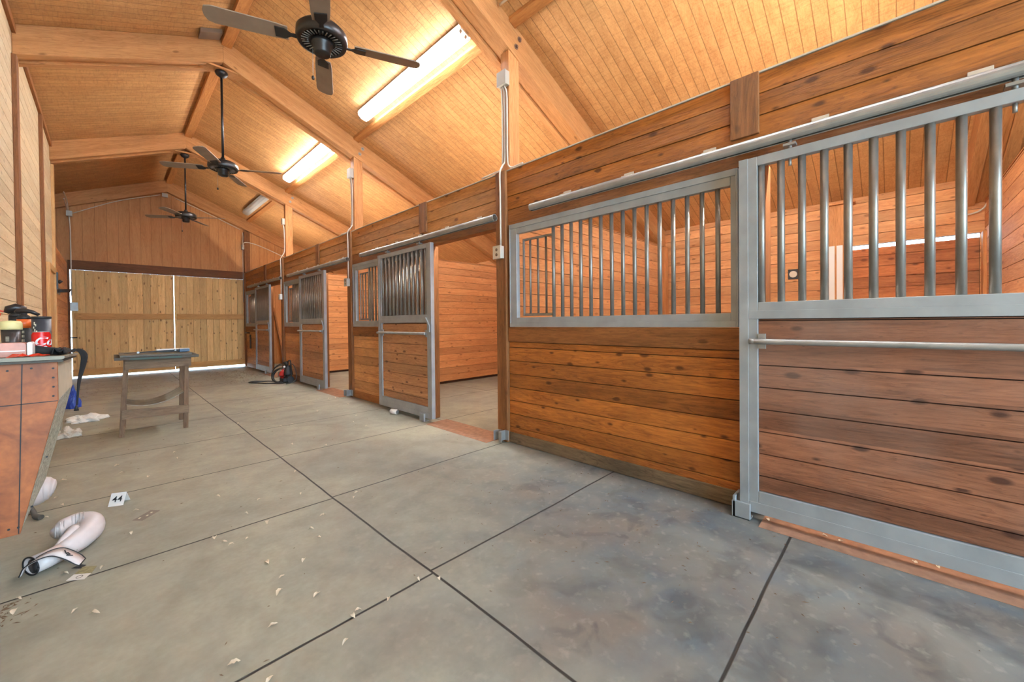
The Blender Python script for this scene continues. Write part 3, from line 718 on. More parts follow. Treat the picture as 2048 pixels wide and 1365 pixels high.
# ------------------------------------------------------------------ ceiling fans
def fan(y, zm, zt, lab, rot):
    x = XR
    e = thing('ceiling_fan', lab, 'fan', (x, y, zt), 'ceiling fans down the ridge')
    lathe_ = lambda prof: lathe(BM(), prof, (x, y, 0), 40)
    obj('canopy', lathe_([(0, zt), (.07, zt), (.075, zt-.02), (.06, zt-.05), (.025, zt-.075), (0, zt-.075)]), M['fanmetal'], e)
    obj('rod', tube(BM(), [(x, y, zt-.07), (x, y, zm+.09)], .0145, 14), M['fanmetal'], e)
    obj('yoke', lathe_([(0, zm+.12), (.025, zm+.12), (.032, zm+.09), (.045, zm+.07), (0, zm+.07)]), M['fanmetal'], e)
    mt = obj('motor_housing', lathe_([(0, zm+.075), (.09, zm+.072), (.145, zm+.055), (.172, zm+.025), (.175, zm-.025), (.165, zm-.045), (.14, zm-.045), (.14, zm-.035), (.07, zm-.035), (0, zm-.035)]), M['fanmetal'], e)
    bm = BM()
    for k in range(30):
        a = 2*pi*k/30; c, s = cos(a), sin(a)
        p0 = Vector((x+c*.09, y+s*.09, zm-.038)); p1 = Vector((x+c*.138, y+s*.138, zm-.041)); tube(bm, [p0, p1], .0042, 5)
    obj('vent_ring', bm, M['galv'], mt)
    obj('switch_cup', lathe_([(0, zm-.036), (.075, zm-.036), (.075, zm-.06), (.06, zm-.075), (.058, zm-.12), (.05, zm-.13), (0, zm-.13)]), M['fanmetal'], e)
    for k in range(4):
        a = rot + k*pi/2; mt4 = Matrix.Translation((x, y, zm-.03)) @ Matrix.Rotation(a, 4, 'Z') @ Matrix.Rotation(R(11), 4, 'X')
        bm = BM(); out = [(.22, -.055), (.30, -.062), (.66, -.068), (.70, -.055), (.715, -.02), (.715, .02), (.70, .055), (.66, .068), (.30, .062), (.22, .055)]
        prism(bm, out, 'Z', -.004, .004); bmesh.ops.transform(bm, matrix=mt4, verts=bm.verts)
        bl = obj('blade', bm, M['blade'], e, .002)
        bm = BM(); prism(bm, [(.10, -.018), (.20, -.014), (.24, -.04), (.30, -.04), (.30, .04), (.24, .04), (.20, .014), (.10, .018)], 'Z', -.012, -.006)
        bmesh.ops.transform(bm, matrix=mt4, verts=bm.verts); obj('blade_arm', bm, M['fanmetal'], bl)
    cx, cy = x-.06*cos(R(0)), y+.02
    bm = BM(); tube(bm, [(cx, cy, zm-.10), (cx, cy, zm-.30)], .0017, 5); obj('pull_chain', bm, M['galv'], e)
    obj('chain_knob', lathe(BM(), [(0, zm-.33), (.009, zm-.325), (.011, zm-.31), (.005, zm-.298), (0, zm-.298)], (cx, cy, 0), 12), M['fanmetal'], e)
fy = {0: 3.03, 1: 6.62, 2: 10.33}
fan(fy[0], 3.345, 4.70, 'dark ceiling fan nearest the camera, left of the tube light', R(68))
fan(fy[1], 3.41, 4.70, 'middle ceiling fan hanging on a long dark rod', R(60))
fan(fy[2], 3.46, 4.70, 'farthest ceiling fan hanging in front of the gable', R(54))
for k in range(3):
    y = fy[k]; solo('mounting_board', box(BM(), XR-.26, XR+.26, y-.10, y+.10, 4.702, 4.727), M['rafter'], 'mounting board above the canopy of the %s fan' % ['nearest', 'middle', 'farthest'][k], 'board', 'fan mounting boards', .003)
    # wedges closing the gap to the rafter pair
    bm = BM()
    for s in (-1, 1):
        bmx = [(XR+s*.02, 4.7275), (XR+s*.10, 4.7275), (XR+s*.10, zu(XR+.10)-.001), (XR+s*.02, zu(XR+.02)-.001)]
        prism(bm, bmx, 'Y', y-.08, y+.08)
    bm.free()
bm = BM(); prism(bm, [(.86, zc(.86)-.055), (1.085, zc(1.085)-.055), (1.085, zc(1.085)-.003), (.86, zc(.86)-.003)], 'Y', 6.25, 6.43)
solo('steel_plate', bm, M['greyply'], 'dark block on the ceiling just before the second rafter peak', 'block')

def blob(spine, radii, flat=.9, seg=18, rot=0):
    """closed tapering body through points with elliptical rings"""
    bm = BM(); P = smooth(spine, 5); n = len(P); m = len(radii)-1; rings = []
    for i, p in enumerate(P):
        q = i/(n-1)*m; k = min(int(q), m-1); f = q-k; f = f*f*(3-2*f); r_ = radii[k]*(1-f)+radii[k+1]*f
        d = (P[min(i+1, n-1)]-P[max(i-1, 0)]).normalized(); s_ = d.cross(Vector((0, 0, 1))).normalized(); u_ = s_.cross(d)
        rings.append([bm.verts.new(p + s_*r_*cos(2*pi*j/seg) + u_*r_*flat*sin(2*pi*j/seg)) for j in range(seg)])
    for a, b_ in zip(rings, rings[1:]):
        for j in range(seg): bm.faces.new((a[j], a[(j+1) % seg], b_[(j+1) % seg], b_[j])).smooth = True
    for rg, d_ in ((rings[0], -1), (rings[-1], 1)):
        c = sum((v.co for v in rg), Vector())/seg; cv = bm.verts.new(c)
        for j in range(seg): bm.faces.new((cv, rg[j], rg[(j+1) % seg])).smooth = True
    bmesh.ops.recalc_face_normals(bm, faces=bm.faces); return bm
# ================================================================== bench on the left wall
TILT = -.035
B0, B1 = 2.62, 3.60
def bz(z, y): return z + TILT*(y-B0)
e = thing('workbench', 'wall hung workbench with stained wooden end panel and sloping front, cut by the left edge', 'bench', (-.40, 3.1, .36))
bm = BM(); prism(bm, [(-.650, .366), (-.271, .364), (-.158, .908), (-.158, 1.077), (-.650, 1.077)], 'Y', B0, B0+.018)
obj('end_panel', bm, M['osb'], e, .002)
bm = BM()
prism(bm, [(-.276, .368), (-.273, .368), (-.254, 1.074), (-.257, 1.074)], 'Y', B0-.0025, B0-.0003)
prism(bm, [(-.645, .902), (-.160, .906), (-.160, .909), (-.645, .905)], 'Y', B0-.0025, B0-.0003)
obj('tar_lines', bm, M['black'], e, label='black tar lines')
for x, z in ((-.294, 1.05), (-.231, 1.055), (-.171, 1.05), (-.171, 1.01), (-.171, .97), (-.172, .93), (-.194, .67), (-.238, .47), (-.275, .395), (-.30, .395), (-.375, 1.05)):
    obj('nail_head', tube(BM(), [(x, B0-.004, z), (x, B0-.0003, z)], .004, 8), M['black'], e)
def sheet(y0, y1, xz, th, mat, nm, lab=None):
    """board running along Y with the bench's slight tilt; xz polygon"""
    bm = BM(); A = [bm.verts.new((x, y0, bz(z, y0))) for x, z in xz]; B = [bm.verts.new((x, y1, bz(z, y1))) for x, z in xz]
    n = len(xz); bm.faces.new(A[::-1]); bm.faces.new(B)
    for i in range(n): bm.faces.new((A[i], A[(i+1) % n], B[(i+1) % n], B[i]))
    bmesh.ops.recalc_face_normals(bm, faces=bm.faces); return obj(nm, bm, mat, e, label=lab)
M['cream'] = plain('cream_panel', (206, 196, 172), .6, 0, .12, 12)
M['slate'] = plain('grey_worn_top', (150, 146, 130), .6, 0, .4, 10)
M['edge'] = plain('dark_worn_edge', (74, 66, 54), .6, 0, .4, 30)
t = NT('glittery_green_insulation'); g = t.n('ShaderNodeNewGeometry'); vo = t.n('ShaderNodeTexVoronoi'); vo.inputs['Scale'].default_value = 95
t.l(g.outputs['Position'], vo.inputs['Vector']); sp = t.n('ShaderNodeSeparateColor'); t.l(vo.outputs['Color'], sp.inputs[0])
c1 = t.mix(t.ramp(sp.outputs[0], .25, .8), lin((150, 168, 150)), lin((232, 236, 228))); c1 = t.mix(t.ramp(sp.outputs[1], .72, .8), c1, lin((60, 78, 66)))
t.l(c1, t.b.inputs['Base Color']); t.b.inputs['Roughness'].default_value = .3; M['foil'] = t.m
sheet(B0+.019, B1, [(-.645, 1.0785), (-.140, 1.0785), (-.140, 1.0865), (-.645, 1.0865)], 0, M['edge'], 'lower_top')
sheet(B0-.03, B1+.01, [(-.650, 1.087), (-.145, 1.087), (-.136, 1.092), (-.136, 1.1025), (-.650, 1.1025)], 0, M['slate'], 'worktop')
bm = BM(); prism(bm, [(-.650, 1.0775), (-.140, 1.0775), (-.140, 1.0865), (-.650, 1.0865)], 'Y', B0-.027, B0-.001); obj('front_lip', bm, M['edge'], e)
sheet(B0+.019, B1, [(-.175, .908), (-.160, .908), (-.160, 1.077), (-.175, 1.077)], 0, M['cream'], 'front_panel', 'cream front panel')
sheet(B0+.019, B1, [(-.286, .368), (-.273, .368), (-.161, .906), (-.174, .906)], 0, M['foil'], 'sloping_front', 'glittery grey green sloping front')
sheet(B0+.019, B1, [(-.648, .368), (-.288, .368), (-.288, .38), (-.648, .38)], 0, M['tablewood'], 'bottom')
sheet(B1+.0005, B1+.015, [(-.650, .368), (-.286, .368), (-.175, .906), (-.175, 1.077), (-.650, 1.077)], 0, M['tablewood'], 'far_panel')

def deform_can(cx, cy, prof, mat, name, label=None, par=None, seg=36):
    return obj(name, lathe(BM(), prof, (cx, cy, 0), seg), mat, par, label=label)
def ztop(y): return bz(1.1025, y) + .0006
# --- red soda can
def flat_text_on_cyl(s, size, cx, cy, r, z, ang, shear=0, offset=0, par=None, mat=None, nm='lettering', vert=False):
    bm = textmesh(s, size, .0004, shear, offset)
    for v in bm.verts:
        u, q, dd = v.co.x, v.co.y, v.co.z
        if vert: u, q = -q, u
        a = ang + u/r
        rr_ = r + .0006 + dd
        v.co = Vector((cx + rr_*cos(a), cy + rr_*sin(a), z+q))
    return obj(nm, bm, mat, par)
cx, cy = -.226, 2.93; z0 = ztop(cy); look = math.atan2(-cy, -cx)
e = thing('soda_can', 'red soda can with white script in front of the dark canister', 'can', (cx, cy, z0))
deform_can(cx, cy, [(0, z0+.003), (.024, z0), (.0265, z0+.003), (.031, z0+.013), (.031, z0+.101), (.026, z0+.113), (.026, z0+.114)], M['redcan'] if 'redcan' in M else plain('red_can_paint', (206, 28, 24), .25, .2), 'body', None, e)
deform_can(cx, cy, [(.0262, z0+.112), (.0265, z0+.116), (.0248, z0+.116), (.024, z0+.111), (0, z0+.111)], M['galv'], 'rim', None, e)
flat_text_on_cyl('Coca', .056, cx, cy, .031, z0+.068, look+1.05, .35, .0012, e, M['white'])
bm = BM(); pts = []
for i in range(16):
    a = look + .1 + i*.075; zz = z0 + .036 + .010*sin(i*.45); pts.append((cx+.0316*cos(a), cy+.0316*sin(a), zz))
tube(bm, pts, [.0006+.0022*sin(pi*i/15) for i in range(16)], 6); obj('white_swoosh', bm, M['white'], e)
# --- dark canister
cx, cy = -.236, 3.08; z0 = ztop(cy)
e = thing('canister', 'tall dark grey canister behind the red soda can', 'canister', (cx, cy, z0))
M['charcoal'] = plain('charcoal_label', (56, 56, 62), .4, .1, .15, 40)
deform_can(cx, cy, [(0, z0), (.032, z0), (.033, z0+.004), (.033, z0+.185), (0, z0+.185)], M['charcoal'], 'body', None, e)
deform_can(cx, cy, [(0, z0+.1855), (.0345, z0+.1855), (.0345, z0+.194), (.032, z0+.196), (0, z0+.195)], M['black'], 'lid', None, e)
bm = BM(); lk = math.atan2(-cy, -cx)
for i, (a, zz, r_) in enumerate(((-.75, .160, .008), (-.6, .152, .006), (-.85, .140, .005), (-.7, .125, .008), (-.5, .12, .005), (-.8, .110, .008), (-.6, .10, .005))):
    aa = lk + a; c = Vector((cx+.0335*cos(aa), cy+.0335*sin(aa), z0+zz)); tube(bm, [c-Vector((0, 0, r_)), c+Vector((0, 0, r_))], .0022, 6)
obj('label_marks', bm, M['cream'], e)
# --- spray bottles
def spray(cx, cy, zt_, lab, hd, front):
    z0 = ztop(cy); lk = math.atan2(-cy, -cx)
    e = thing('spray_bottle', lab, 'bottle', (cx, cy, z0), None)
    deform_can(cx, cy, [(0, z0), (.023, z0), (.025, z0+.004), (.025, zt_-.065)], M['black'], 'body', None, e)
    if front:
        deform_can(cx, cy, [(.025, zt_-.0648), (.0253, zt_-.020), (0, zt_-.020)], M['orange'], 'orange_band', None, e)
        for i in range(4): flat_text_on_cyl('IIII', .018, cx, cy, .0252, zt_-.085-.022*i, lk-.35, 0, 0, e, M['cream'], 'label_print')
    else: deform_can(cx, cy, [(.025, zt_-.0648), (.025, zt_-.020), (0, zt_-.020)], M['black'], 'shoulder', None, e)
    deform_can(cx, cy, [(0, zt_-.0198), (.025, zt_-.0198), (.024, zt_-.008), (.016, zt_), (.011, zt_+.004), (.011, zt_+.012), (0, zt_+.012)], M['black'], 'neck', None, e)
    p = Vector((cx, cy, zt_+.014)); bm = BM()
    if front:
        tube(bm, [p-hd*.028, p-hd*.02+Vector((0, 0, .008)), p+Vector((0, 0, .010)), p+hd*.03+Vector((0, 0, .004)), p+hd*.055+Vector((0, 0, -.010))], [.009, .014, .014, .009, .005], 14)
        tube(bm, smooth([p+hd*.02, p+hd*.036+Vector((0, 0, -.008)), p+hd*.05+Vector((0, 0, -.016))], 4), .003, 8)
    else:
        tube(bm, [p-hd*.03+Vector((0, 0, -.012)), p-hd*.024+Vector((0, 0, .006)), p+Vector((0, 0, .014)), p+hd*.022+Vector((0, 0, .006)), p+hd*.032+Vector((0, 0, -.014))], [.012, .02, .024, .02, .010], 16)
    obj('spray_head', bm, M['fanmetal'], e)
    if not front:
        bm = BM(); tube(bm, smooth([p+hd*.028+Vector((0, 0, -.008)), p+hd*.062+Vector((0, 0, -.002)), p+hd*.052+Vector((0, 0, -.018)), p+hd*.060+Vector((0, 0, -.042))], 4), .0045, 8)
        obj('trigger', bm, M['redorange'], e, label='red orange trigger')
M['redorange'] = plain('red_orange_plastic', (206, 70, 34), .4)
spray(-.302, 3.20, 1.290, 'black spray bottle with a broad orange band beside the dark canister', Vector((.95, -.3, 0)).normalized(), True)
spray(-.345, 3.36, 1.305, 'dark spray bottle behind, only its domed head and red orange trigger showing', Vector((-.95, -.1, 0)).normalized(), False)
# --- tub with cream lid
cx, cy = -.321, 2.98; z0 = ztop(cy); lk = math.atan2(-cy, -cx)
e = thing('tub', 'round black printed tub with pale yellow lid at the left edge', 'tub', (cx, cy, z0))
M['label'] = plain('dark_label', (50, 42, 38), .4)
deform_can(cx, cy, [(0, z0), (.026, z0), (.028, z0+.01), (.0305, z0+.133), (0, z0+.133)], M['label'], 'body', None, e)
M['lid'] = plain('pale_yellow_lid', (212, 202, 142), .5)
deform_can(cx, cy, [(.0312, z0+.128), (.035, z0+.128), (.0355, z0+.138), (.035, z0+.158), (.030, z0+.168), (0, z0+.171), (0, z0+.1335), (.0312, z0+.1335)], M['lid'], 'lid', None, e)
flat_text_on_cyl('IIIIII', .016, cx, cy, .0302, z0+.085, lk-.35, 0, 0, e, M['cream'], 'label_print', True)
bm = BM(); aa = lk-.2
pts = [(cx+.0302*cos(lk-.35+q*.2), cy+.0302*sin(lk-.35+q*.2), z0+.032+w_) for q, w_ in ((-1, 0), (0, .014), (1, 0), (0, -.014), (-1, 0))]
tube(bm, pts, .0012, 6); obj('label_diamond', bm, M['lid'], e)
# --- clear pink case with rounded end
e = thing('plastic_case', 'pinkish clear plastic case with a white rounded rim on the bench', 'case', (-.36, 2.80, ztop(2.80)))
M['pink'] = plain('pink_clear_plastic', (206, 150, 132), .25, 0, .25, 30)
def rrect(x0, x1, z0, z1, r, n=5):
    out = []
    for cx_, cz_, a0 in ((x1-r, z1-r, 0), (x0+r, z1-r, 90), (x0+r, z0+r, 180), (x1-r, z0+r, 270)):
        for i in range(n+1): a = R(a0+90*i/n); out.append((cx_+r*cos(a), cz_+r*sin(a)))
    return out
zb = ztop(2.75)+.001
bm = BM(); prism(bm, rrect(-.60, -.256, zb, zb+.062, .012), 'Y', 2.755, 2.835); obj('tray', bm, M['pink'], e, .002)
bm = BM(); prism(bm, rrect(-.254, -.238, zb, zb+.064, .007), 'Y', 2.75, 2.84); obj('rim', bm, M['white'], e, .002)
bm = BM(); box(bm, -.59, -.26, 2.752, 2.7545, zb+.024, zb+.028); obj('seam', bm, M['white'], e)
# --- red foil wrapper
bm = BM(); gx, gy = 9, 5; vv = []
for i in range(gx):
    for j in range(gy):
        u, v = i/(gx-1), j/(gy-1); x = -.30 + .115*u; y = 2.635 + .08*v
        vv.append(bm.verts.new((x, y, ztop(y) + .001 + rnd.uniform(0, .016)*(1 if 0 < i < gx-1 and 0 < j < gy-1 else .4))))
for i in range(gx-1):
    for j in range(gy-1): bm.faces.new((vv[i*gy+j], vv[(i+1)*gy+j], vv[(i+1)*gy+j+1], vv[i*gy+j+1]))
M['foilred'] = plain('red_foil', (206, 52, 30), .22, .3)
o = solo('snack_wrapper', bm, M['foilred'], 'crumpled red foil wrapper at the front of the bench', 'wrapper'); m_ = o.modifiers.new('s', 'SOLIDIFY'); m_.thickness = .001
# --- black cloth / jacket with strap hanging over the far end
bm = BM(); gx, gy = 22, 9; vv = []
for i in range(gx):
    for j in range(gy):
        u, v = i/(gx-1), j/(gy-1); y = 2.80 + .82*u + .03*v; x = -.232 + .070*v + .022*u + .006*sin(u*9)
        if y < 3.13: x = max(x, -.188 + .04*v)
        h = (.012 + .016*abs(sin(u*12+v*4)) + .008*sin(v*9+u*5))*(.25 if j in (0, gy-1) else 1)
        vv.append(bm.verts.new((x, y, ztop(min(y, B1)) + .003 + max(0, h))))
for i in range(gx-1):
    for j in range(gy-1): bm.faces.new((vv[i*gy+j], vv[(i+1)*gy+j], vv[(i+1)*gy+j+1], vv[i*gy+j+1])).smooth = True
e = thing('black_jacket', 'black cloth bundled on the bench with a strap hanging off its far end', 'cloth', (-.18, 3.2, ztop(3.2)))
o = obj('cloth', bm, M['blackcloth'], e); m_ = o.modifiers.new('s', 'SOLIDIFY'); m_.thickness = .004; m_.offset = 1
bm = BM(); obj('fold', blob([(-.330, 2.868, 1.112), (-.300, 2.866, 1.130), (-.245, 2.868, 1.124), (-.205, 2.876, 1.116), (-.172, 2.925, 1.110), (-.160, 3.00, 1.100)], [.006, .020, .022, .020, .018, .010], .95), M['blackcloth'], e)
bm = BM(); path = smooth([(-.165, 3.58, ztop(3.58)+.010), (-.135, 3.62, 1.088), (-.112, 3.65, 1.050), (-.118, 3.66, .985), (-.134, 3.66, .90), (-.142, 3.66, .82), (-.148, 3.66, .74)], 5)
W_ = [.026, .028, .027, .022, .013, .006, .004]; pr = None
for i, p in enumerate(path):
    q = i/(len(path)-1)*6; k = min(int(q), 5); ww = W_[k]*(1-(q-k))+W_[k+1]*(q-k)
    row = [bm.verts.new(p+Vector((-ww*.5, -ww*.8, 0))), bm.verts.new(p+Vector((.004, 0, .002))), bm.verts.new(p+Vector((ww*.5, ww*.8, 0)))]
    if pr: bm.faces.new((pr[0], pr[1], row[1], row[0])); bm.faces.new((pr[1], pr[2], row[2], row[1]))
    pr = row
o = obj('strap', bm, M['blackcloth'], e); m_ = o.modifiers.new('s', 'SOLIDIFY'); m_.thickness = .004
bm = BM(); tube(bm, [(-.148, 3.66, .738), (-.148, 3.66, .705)], [.004, .012], 10); obj('plug', bm, M['black'], e)

# ================================================================== rough wooden table down the aisle
e = thing('work_table', 'small weathered wooden work table with plank tops standing in the aisle', 'table', (.39, 6.42, 0))
TW = M['tablewood']
for (x, y, sp_) in ((.112, 6.13, -.03), (.632, 6.13, 0), (.125, 6.70, -.02), (.645, 6.70, 0)):
    bm = BM(); w_ = .044
    A = [(x+sp_-w_/2+a*w_, y-.02+b_*.04, 0) for a, b_ in ((0, 0), (1, 0), (1, 1), (0, 1))]; Bq = [(x+.02-w_/2+a*w_, y-.02+b_*.04, .853) for a, b_ in ((0, 0), (1, 0), (1, 1), (0, 1))]
    va = [bm.verts.new(p) for p in A]; vb = [bm.verts.new(p) for p in Bq]; bm.faces.new(va[::-1]); bm.faces.new(vb)
    for i in range(4): bm.faces.new((va[i], va[(i+1) % 4], vb[(i+1) % 4], vb[i]))
    obj('leg', bm, TW, e, .002)
M['tw2'] = wood('weathered_plank_long', (140, 116, 92), (96, 76, 58), grain='X', knots=.4)
obj('apron', box(BM(), .118, .690, 6.088, 6.108, .745, .853), M['tw2'], e, .002)
obj('apron', box(BM(), .118, .690, 6.722, 6.742, .745, .853), M['tw2'], e, .002)
bm = BM(); prism(bm, [(.085, .200), (.662, .182), (.662, .278), (.085, .300)], 'Y', 6.088, 6.108); obj('stretcher', bm, M['tw2'], e, .002)
bm = BM(); pts = [(.125+.5*i/12, .315 + .055*((i/12-.35)**2)/.2) for i in range(13)]
prism(bm, pts + [(x, z+.006) for x, z in pts[::-1]], 'Y', 6.152, 6.66); obj('sagging_shelf', bm, M['slate'], e)
M['top1'] = plain('dusty_dark_top', (96, 92, 80), .55, 0, .4, 14)
bm = BM(); prism(bm, [(.036, .856), (.756, .850), (.756, .880), (.036, .886)], 'Y', 6.02, 6.80); obj('tabletop', bm, M['edge'], e, .002)
bm = BM(); prism(bm, [(.080, .887), (.692, .882), (.692, .902), (.080, .908)], 'Y', 6.03, 6.74); obj('upper_board', bm, M['top1'], e, .002)
bm = BM(); box(bm, .16, .40, 6.0215-.006, 6.0195, .856, .876); box(bm, .405, .60, 6.0215-.006, 6.0195, .853, .873); obj('edge_tape', bm, plain('dark_green_tape', (40, 66, 52), .5), e)
# thing on the table
e = thing('folding_rule', 'long thin black tool lying across the aisle table', 'tool', (.40, 6.35, .908))
bm = BM(); prism(bm, [(.115, .912), (.235, .918), (.235, .924), (.115, .916)], 'Y', 6.32, 6.34); prism(bm, [(.235, .916), (.60, .914), (.60, .938), (.235, .926)], 'Y', 6.31, 6.35); obj('arm', bm, M['black'], e, .001)
bm = BM(); tube(bm, [(.235, 6.300, .921), (.235, 6.36, .921)], .012, 12); tube(bm, [(.565, 6.295, .93), (.565, 6.36, .93)], .009, 12); obj('knob', bm, M['galv'], e)
obj('blue_end', box(BM(), .602, .700, 6.29, 6.39, .9085, .940), plain('dark_blue_plastic', (44, 74, 104), .4), e, .003)
obj('white_cover', box(BM(), .40, .712, 6.395, 6.50, .9085, .944), M['white'], e, .003)

# ================================================================== number tent, tape and cards on the floor
e = thing('number_tent', 'small white folded number card reading 44 standing on the grey floor', 'sign', (.035, 3.86, 0))
M['card'] = plain('white_card', (214, 208, 200), .6)
# folded card: two leaning faces; ridge parallel to its long edge
a0 = Vector((-.022, 3.835, .0)); a1 = Vector((.052, 3.80, 0)); rd = (a1-a0).normalized(); nn_ = Vector((-rd.y, rd.x, 0))
r_0 = a0 + nn_*.045 + Vector((0, 0, .075)); r_1 = a1 + nn_*.045 + Vector((0, 0, .075)); b0 = a0 + nn_*.09; b1 = a1 + nn_*.09
def quadsheet(q, th):
    bm = BM(); n = (q[1]-q[0]).cross(q[3]-q[0]).normalized()*th; A = [bm.verts.new(p) for p in q]; Bq = [bm.verts.new(p-n) for p in q]
    bm.faces.new(A); bm.faces.new(Bq[::-1])
    for i in range(4): bm.faces.new((A[i], Bq[i], Bq[(i+1) % 4], A[(i+1) % 4]))
    bmesh.ops.recalc_face_normals(bm, faces=bm.faces); return bm
obj('front_face', quadsheet([a0, a1, r_1, r_0], .001), M['card'], e)
obj('back_face', quadsheet([b1, b0, r_0+Vector((0, .001, 0)), r_1+Vector((0, .001, 0))], .001), M['card'], e)
bm = textmesh('44', .056, .0003, 0, .0002); upv = (r_0-a0).normalized(); nv = rd.cross(upv).normalized(); c = (a0+r_1)/2
for v in bm.verts: v.co = c + rd*v.co.x*1.0 + upv*v.co.y + nv*(.0008+v.co.z)
obj('number_44', bm, M['black'], e)
def floorsheet(name, corners, z, mat, lab, cat, par=None):
    bm = BM(); A = [bm.verts.new((x, y, z)) for x, y in corners]; Bq = [bm.verts.new((x, y, z+.0012)) for x, y in corners]
    bm.faces.new(A[::-1]); bm.faces.new(Bq); n = len(corners)
    for i in range(n): bm.faces.new((A[i], A[(i+1) % n], Bq[(i+1) % n], Bq[i]))
    bmesh.ops.recalc_face_normals(bm, faces=bm.faces)
    return obj(name, bm, mat, par) if par else solo(name, bm, mat, lab, cat)
e = thing('floor_sticker', 'worn dark grey sticker with pale marks on the floor near the number card', 'sticker', (.15, 3.48, .0005))
M['stick'] = plain('worn_grey_sticker', (120, 108, 98), .6, 0, .2, 30)
floorsheet('backing', [(.087, 3.453), (.131, 3.406), (.222, 3.508), (.178, 3.556)], .0005, M['stick'], '', '', e)
for (u, v) in ((.2, .3), (.45, .6), (.75, .5)):
    p = Vector((.087, 3.453))*(1-u) + Vector((.178, 3.556))*u; q = Vector((.131, 3.406))*(1-u)+Vector((.222, 3.508))*u
    c = p*(1-v)+q*v; floorsheet('pale_mark', [(c.x-.006, c.y-.006), (c.x+.002, c.y-.012), (c.x+.010, c.y+.002), (c.x+.002, c.y+.008)], .0019, M['cream'], '', '', e)
e = thing('paper_card', 'small card, half white and half yellow and grey, below the boxing glove', 'card', (-.11, 2.91, .0005))
floorsheet('white_half', [(-.162, 2.872), (-.101, 2.824), (-.078, 2.870), (-.138, 2.915)], .0005, M['card'], '', '', e)
floorsheet('printed_half', [(-.137, 2.916), (-.077, 2.871), (-.060, 2.935), (-.110, 2.975)], .0005, plain('yellow_grey_print', (150, 140, 96), .6, 0, .5, 60), '', '', e)
bm = BM(); tube(bm, [(-.118+.012*cos(a), 2.868+.012*sin(a), .0022) for a in [2*pi*i/14 for i in range(15)]], .0009, 5); obj('round_mark', bm, M['black'], e)
floorsheet('black_tab', [(-.150, 3.000), (-.118, 2.965), (-.098, 2.985), (-.116, 3.012)], .0005, M['black'], 'small dark tab lying beside the printed card', 'scrap')

# ================================================================== boxing gloves
M['leather'] = plain('white_glove_leather', (216, 204, 200), .38, 0, .1, 18)
M['leather2'] = plain('greyish_glove_palm', (186, 176, 170), .5, 0, .2, 40)
e = thing('boxing_glove', 'white boxing glove with open black edged wrist strap lying on the floor', 'glove', (-.15, 3.15, 0), 'white boxing gloves')
obj('mitt', blob([(-.205, 3.11, .050), (-.165, 3.15, .056), (-.120, 3.22, .062), (-.088, 3.30, .070), (-.092, 3.37, .080), (-.135, 3.405, .088), (-.185, 3.39, .088), (-.222, 3.345, .080)], [.034, .044, .052, .056, .056, .052, .046, .030], 1.1), M['leather'], e)
obj('palm', blob([(-.185, 3.20, .052), (-.155, 3.27, .060), (-.150, 3.33, .066), (-.165, 3.36, .07)], [.02, .042, .044, .03], 1.0), M['leather2'], e)
obj('thumb', blob([(-.205, 3.15, .075), (-.175, 3.20, .095), (-.150, 3.255, .105), (-.150, 3.29, .10)], [.014, .022, .024, .014], 1.0, 14), M['leather'], e)
bm = BM()
for i in range(8):
    u = i/7; c = Vector((-.222+.105*u, 3.345+.055*sin(u*2.4), .083)); rad = .036+.022*u
    tube(bm, [c + Vector((-.25*rad*cos(a)*0, -rad*.96*cos(a), rad*1.16*sin(a))) for a in [R(-30+k*18) for k in range(9)]], .0028, 6)
obj('palm_folds', bm, M['leather2'], e)
bm = BM()
pts = [(-.205+.045*u+.03*sin(pi*u)*0, 3.10+.0*u, 0) for u in (0, 1)]
tube(bm, smooth([(-.135, 3.12, .040), (-.128, 3.16, .052), (-.098, 3.21, .060), (-.062, 3.27, .075), (-.050, 3.31, .09)], 5), .0028, 6)
obj('seam', bm, M['leather2'], e)
# cuff: flattened open sleeve
bm = BM(); seg = 24; rings = []
for (c, d_, rx, rz) in (((-.195, 3.11, .055), 0, .042, .044), ((-.235, 3.085, .050), 0, .050, .042), ((-.285, 3.065, .046), 0, .056, .042)):
    ax_ = Vector((.5, -.85, 0)).normalized(); rings.append([bm.verts.new(Vector(c) + ax_*rx*cos(2*pi*j/seg) + Vector((0, 0, rz*sin(2*pi*j/seg)))) for j in range(seg)])
for a, b_ in zip(rings, rings[1:]):
    for j in range(seg): bm.faces.new((a[j], a[(j+1) % seg], b_[(j+1) % seg], b_[j])).smooth = True
o = obj('cuff', bm, M['leather'], e); m_ = o.modifiers.new('s', 'SOLIDIFY'); m_.thickness = .005
bm = BM(); last = [(-.287+.0, 3.065, .046)]
ring = [Vector((-.287, 3.065, .046)) + Vector((.5, -.85, 0)).normalized()*.057*cos(2*pi*j/24) + Vector((0, 0, .043*sin(2*pi*j/24))) for j in range(25)]
tube(bm, ring, .004, 6); obj('cuff_piping', bm, M['black'], e)
bm = blob([(-.215, 3.10, .045), (-.25, 3.08, .042), (-.283, 3.066, .042)], [.034, .040, .044], .75); obj('lining', bm, M['black'], e)
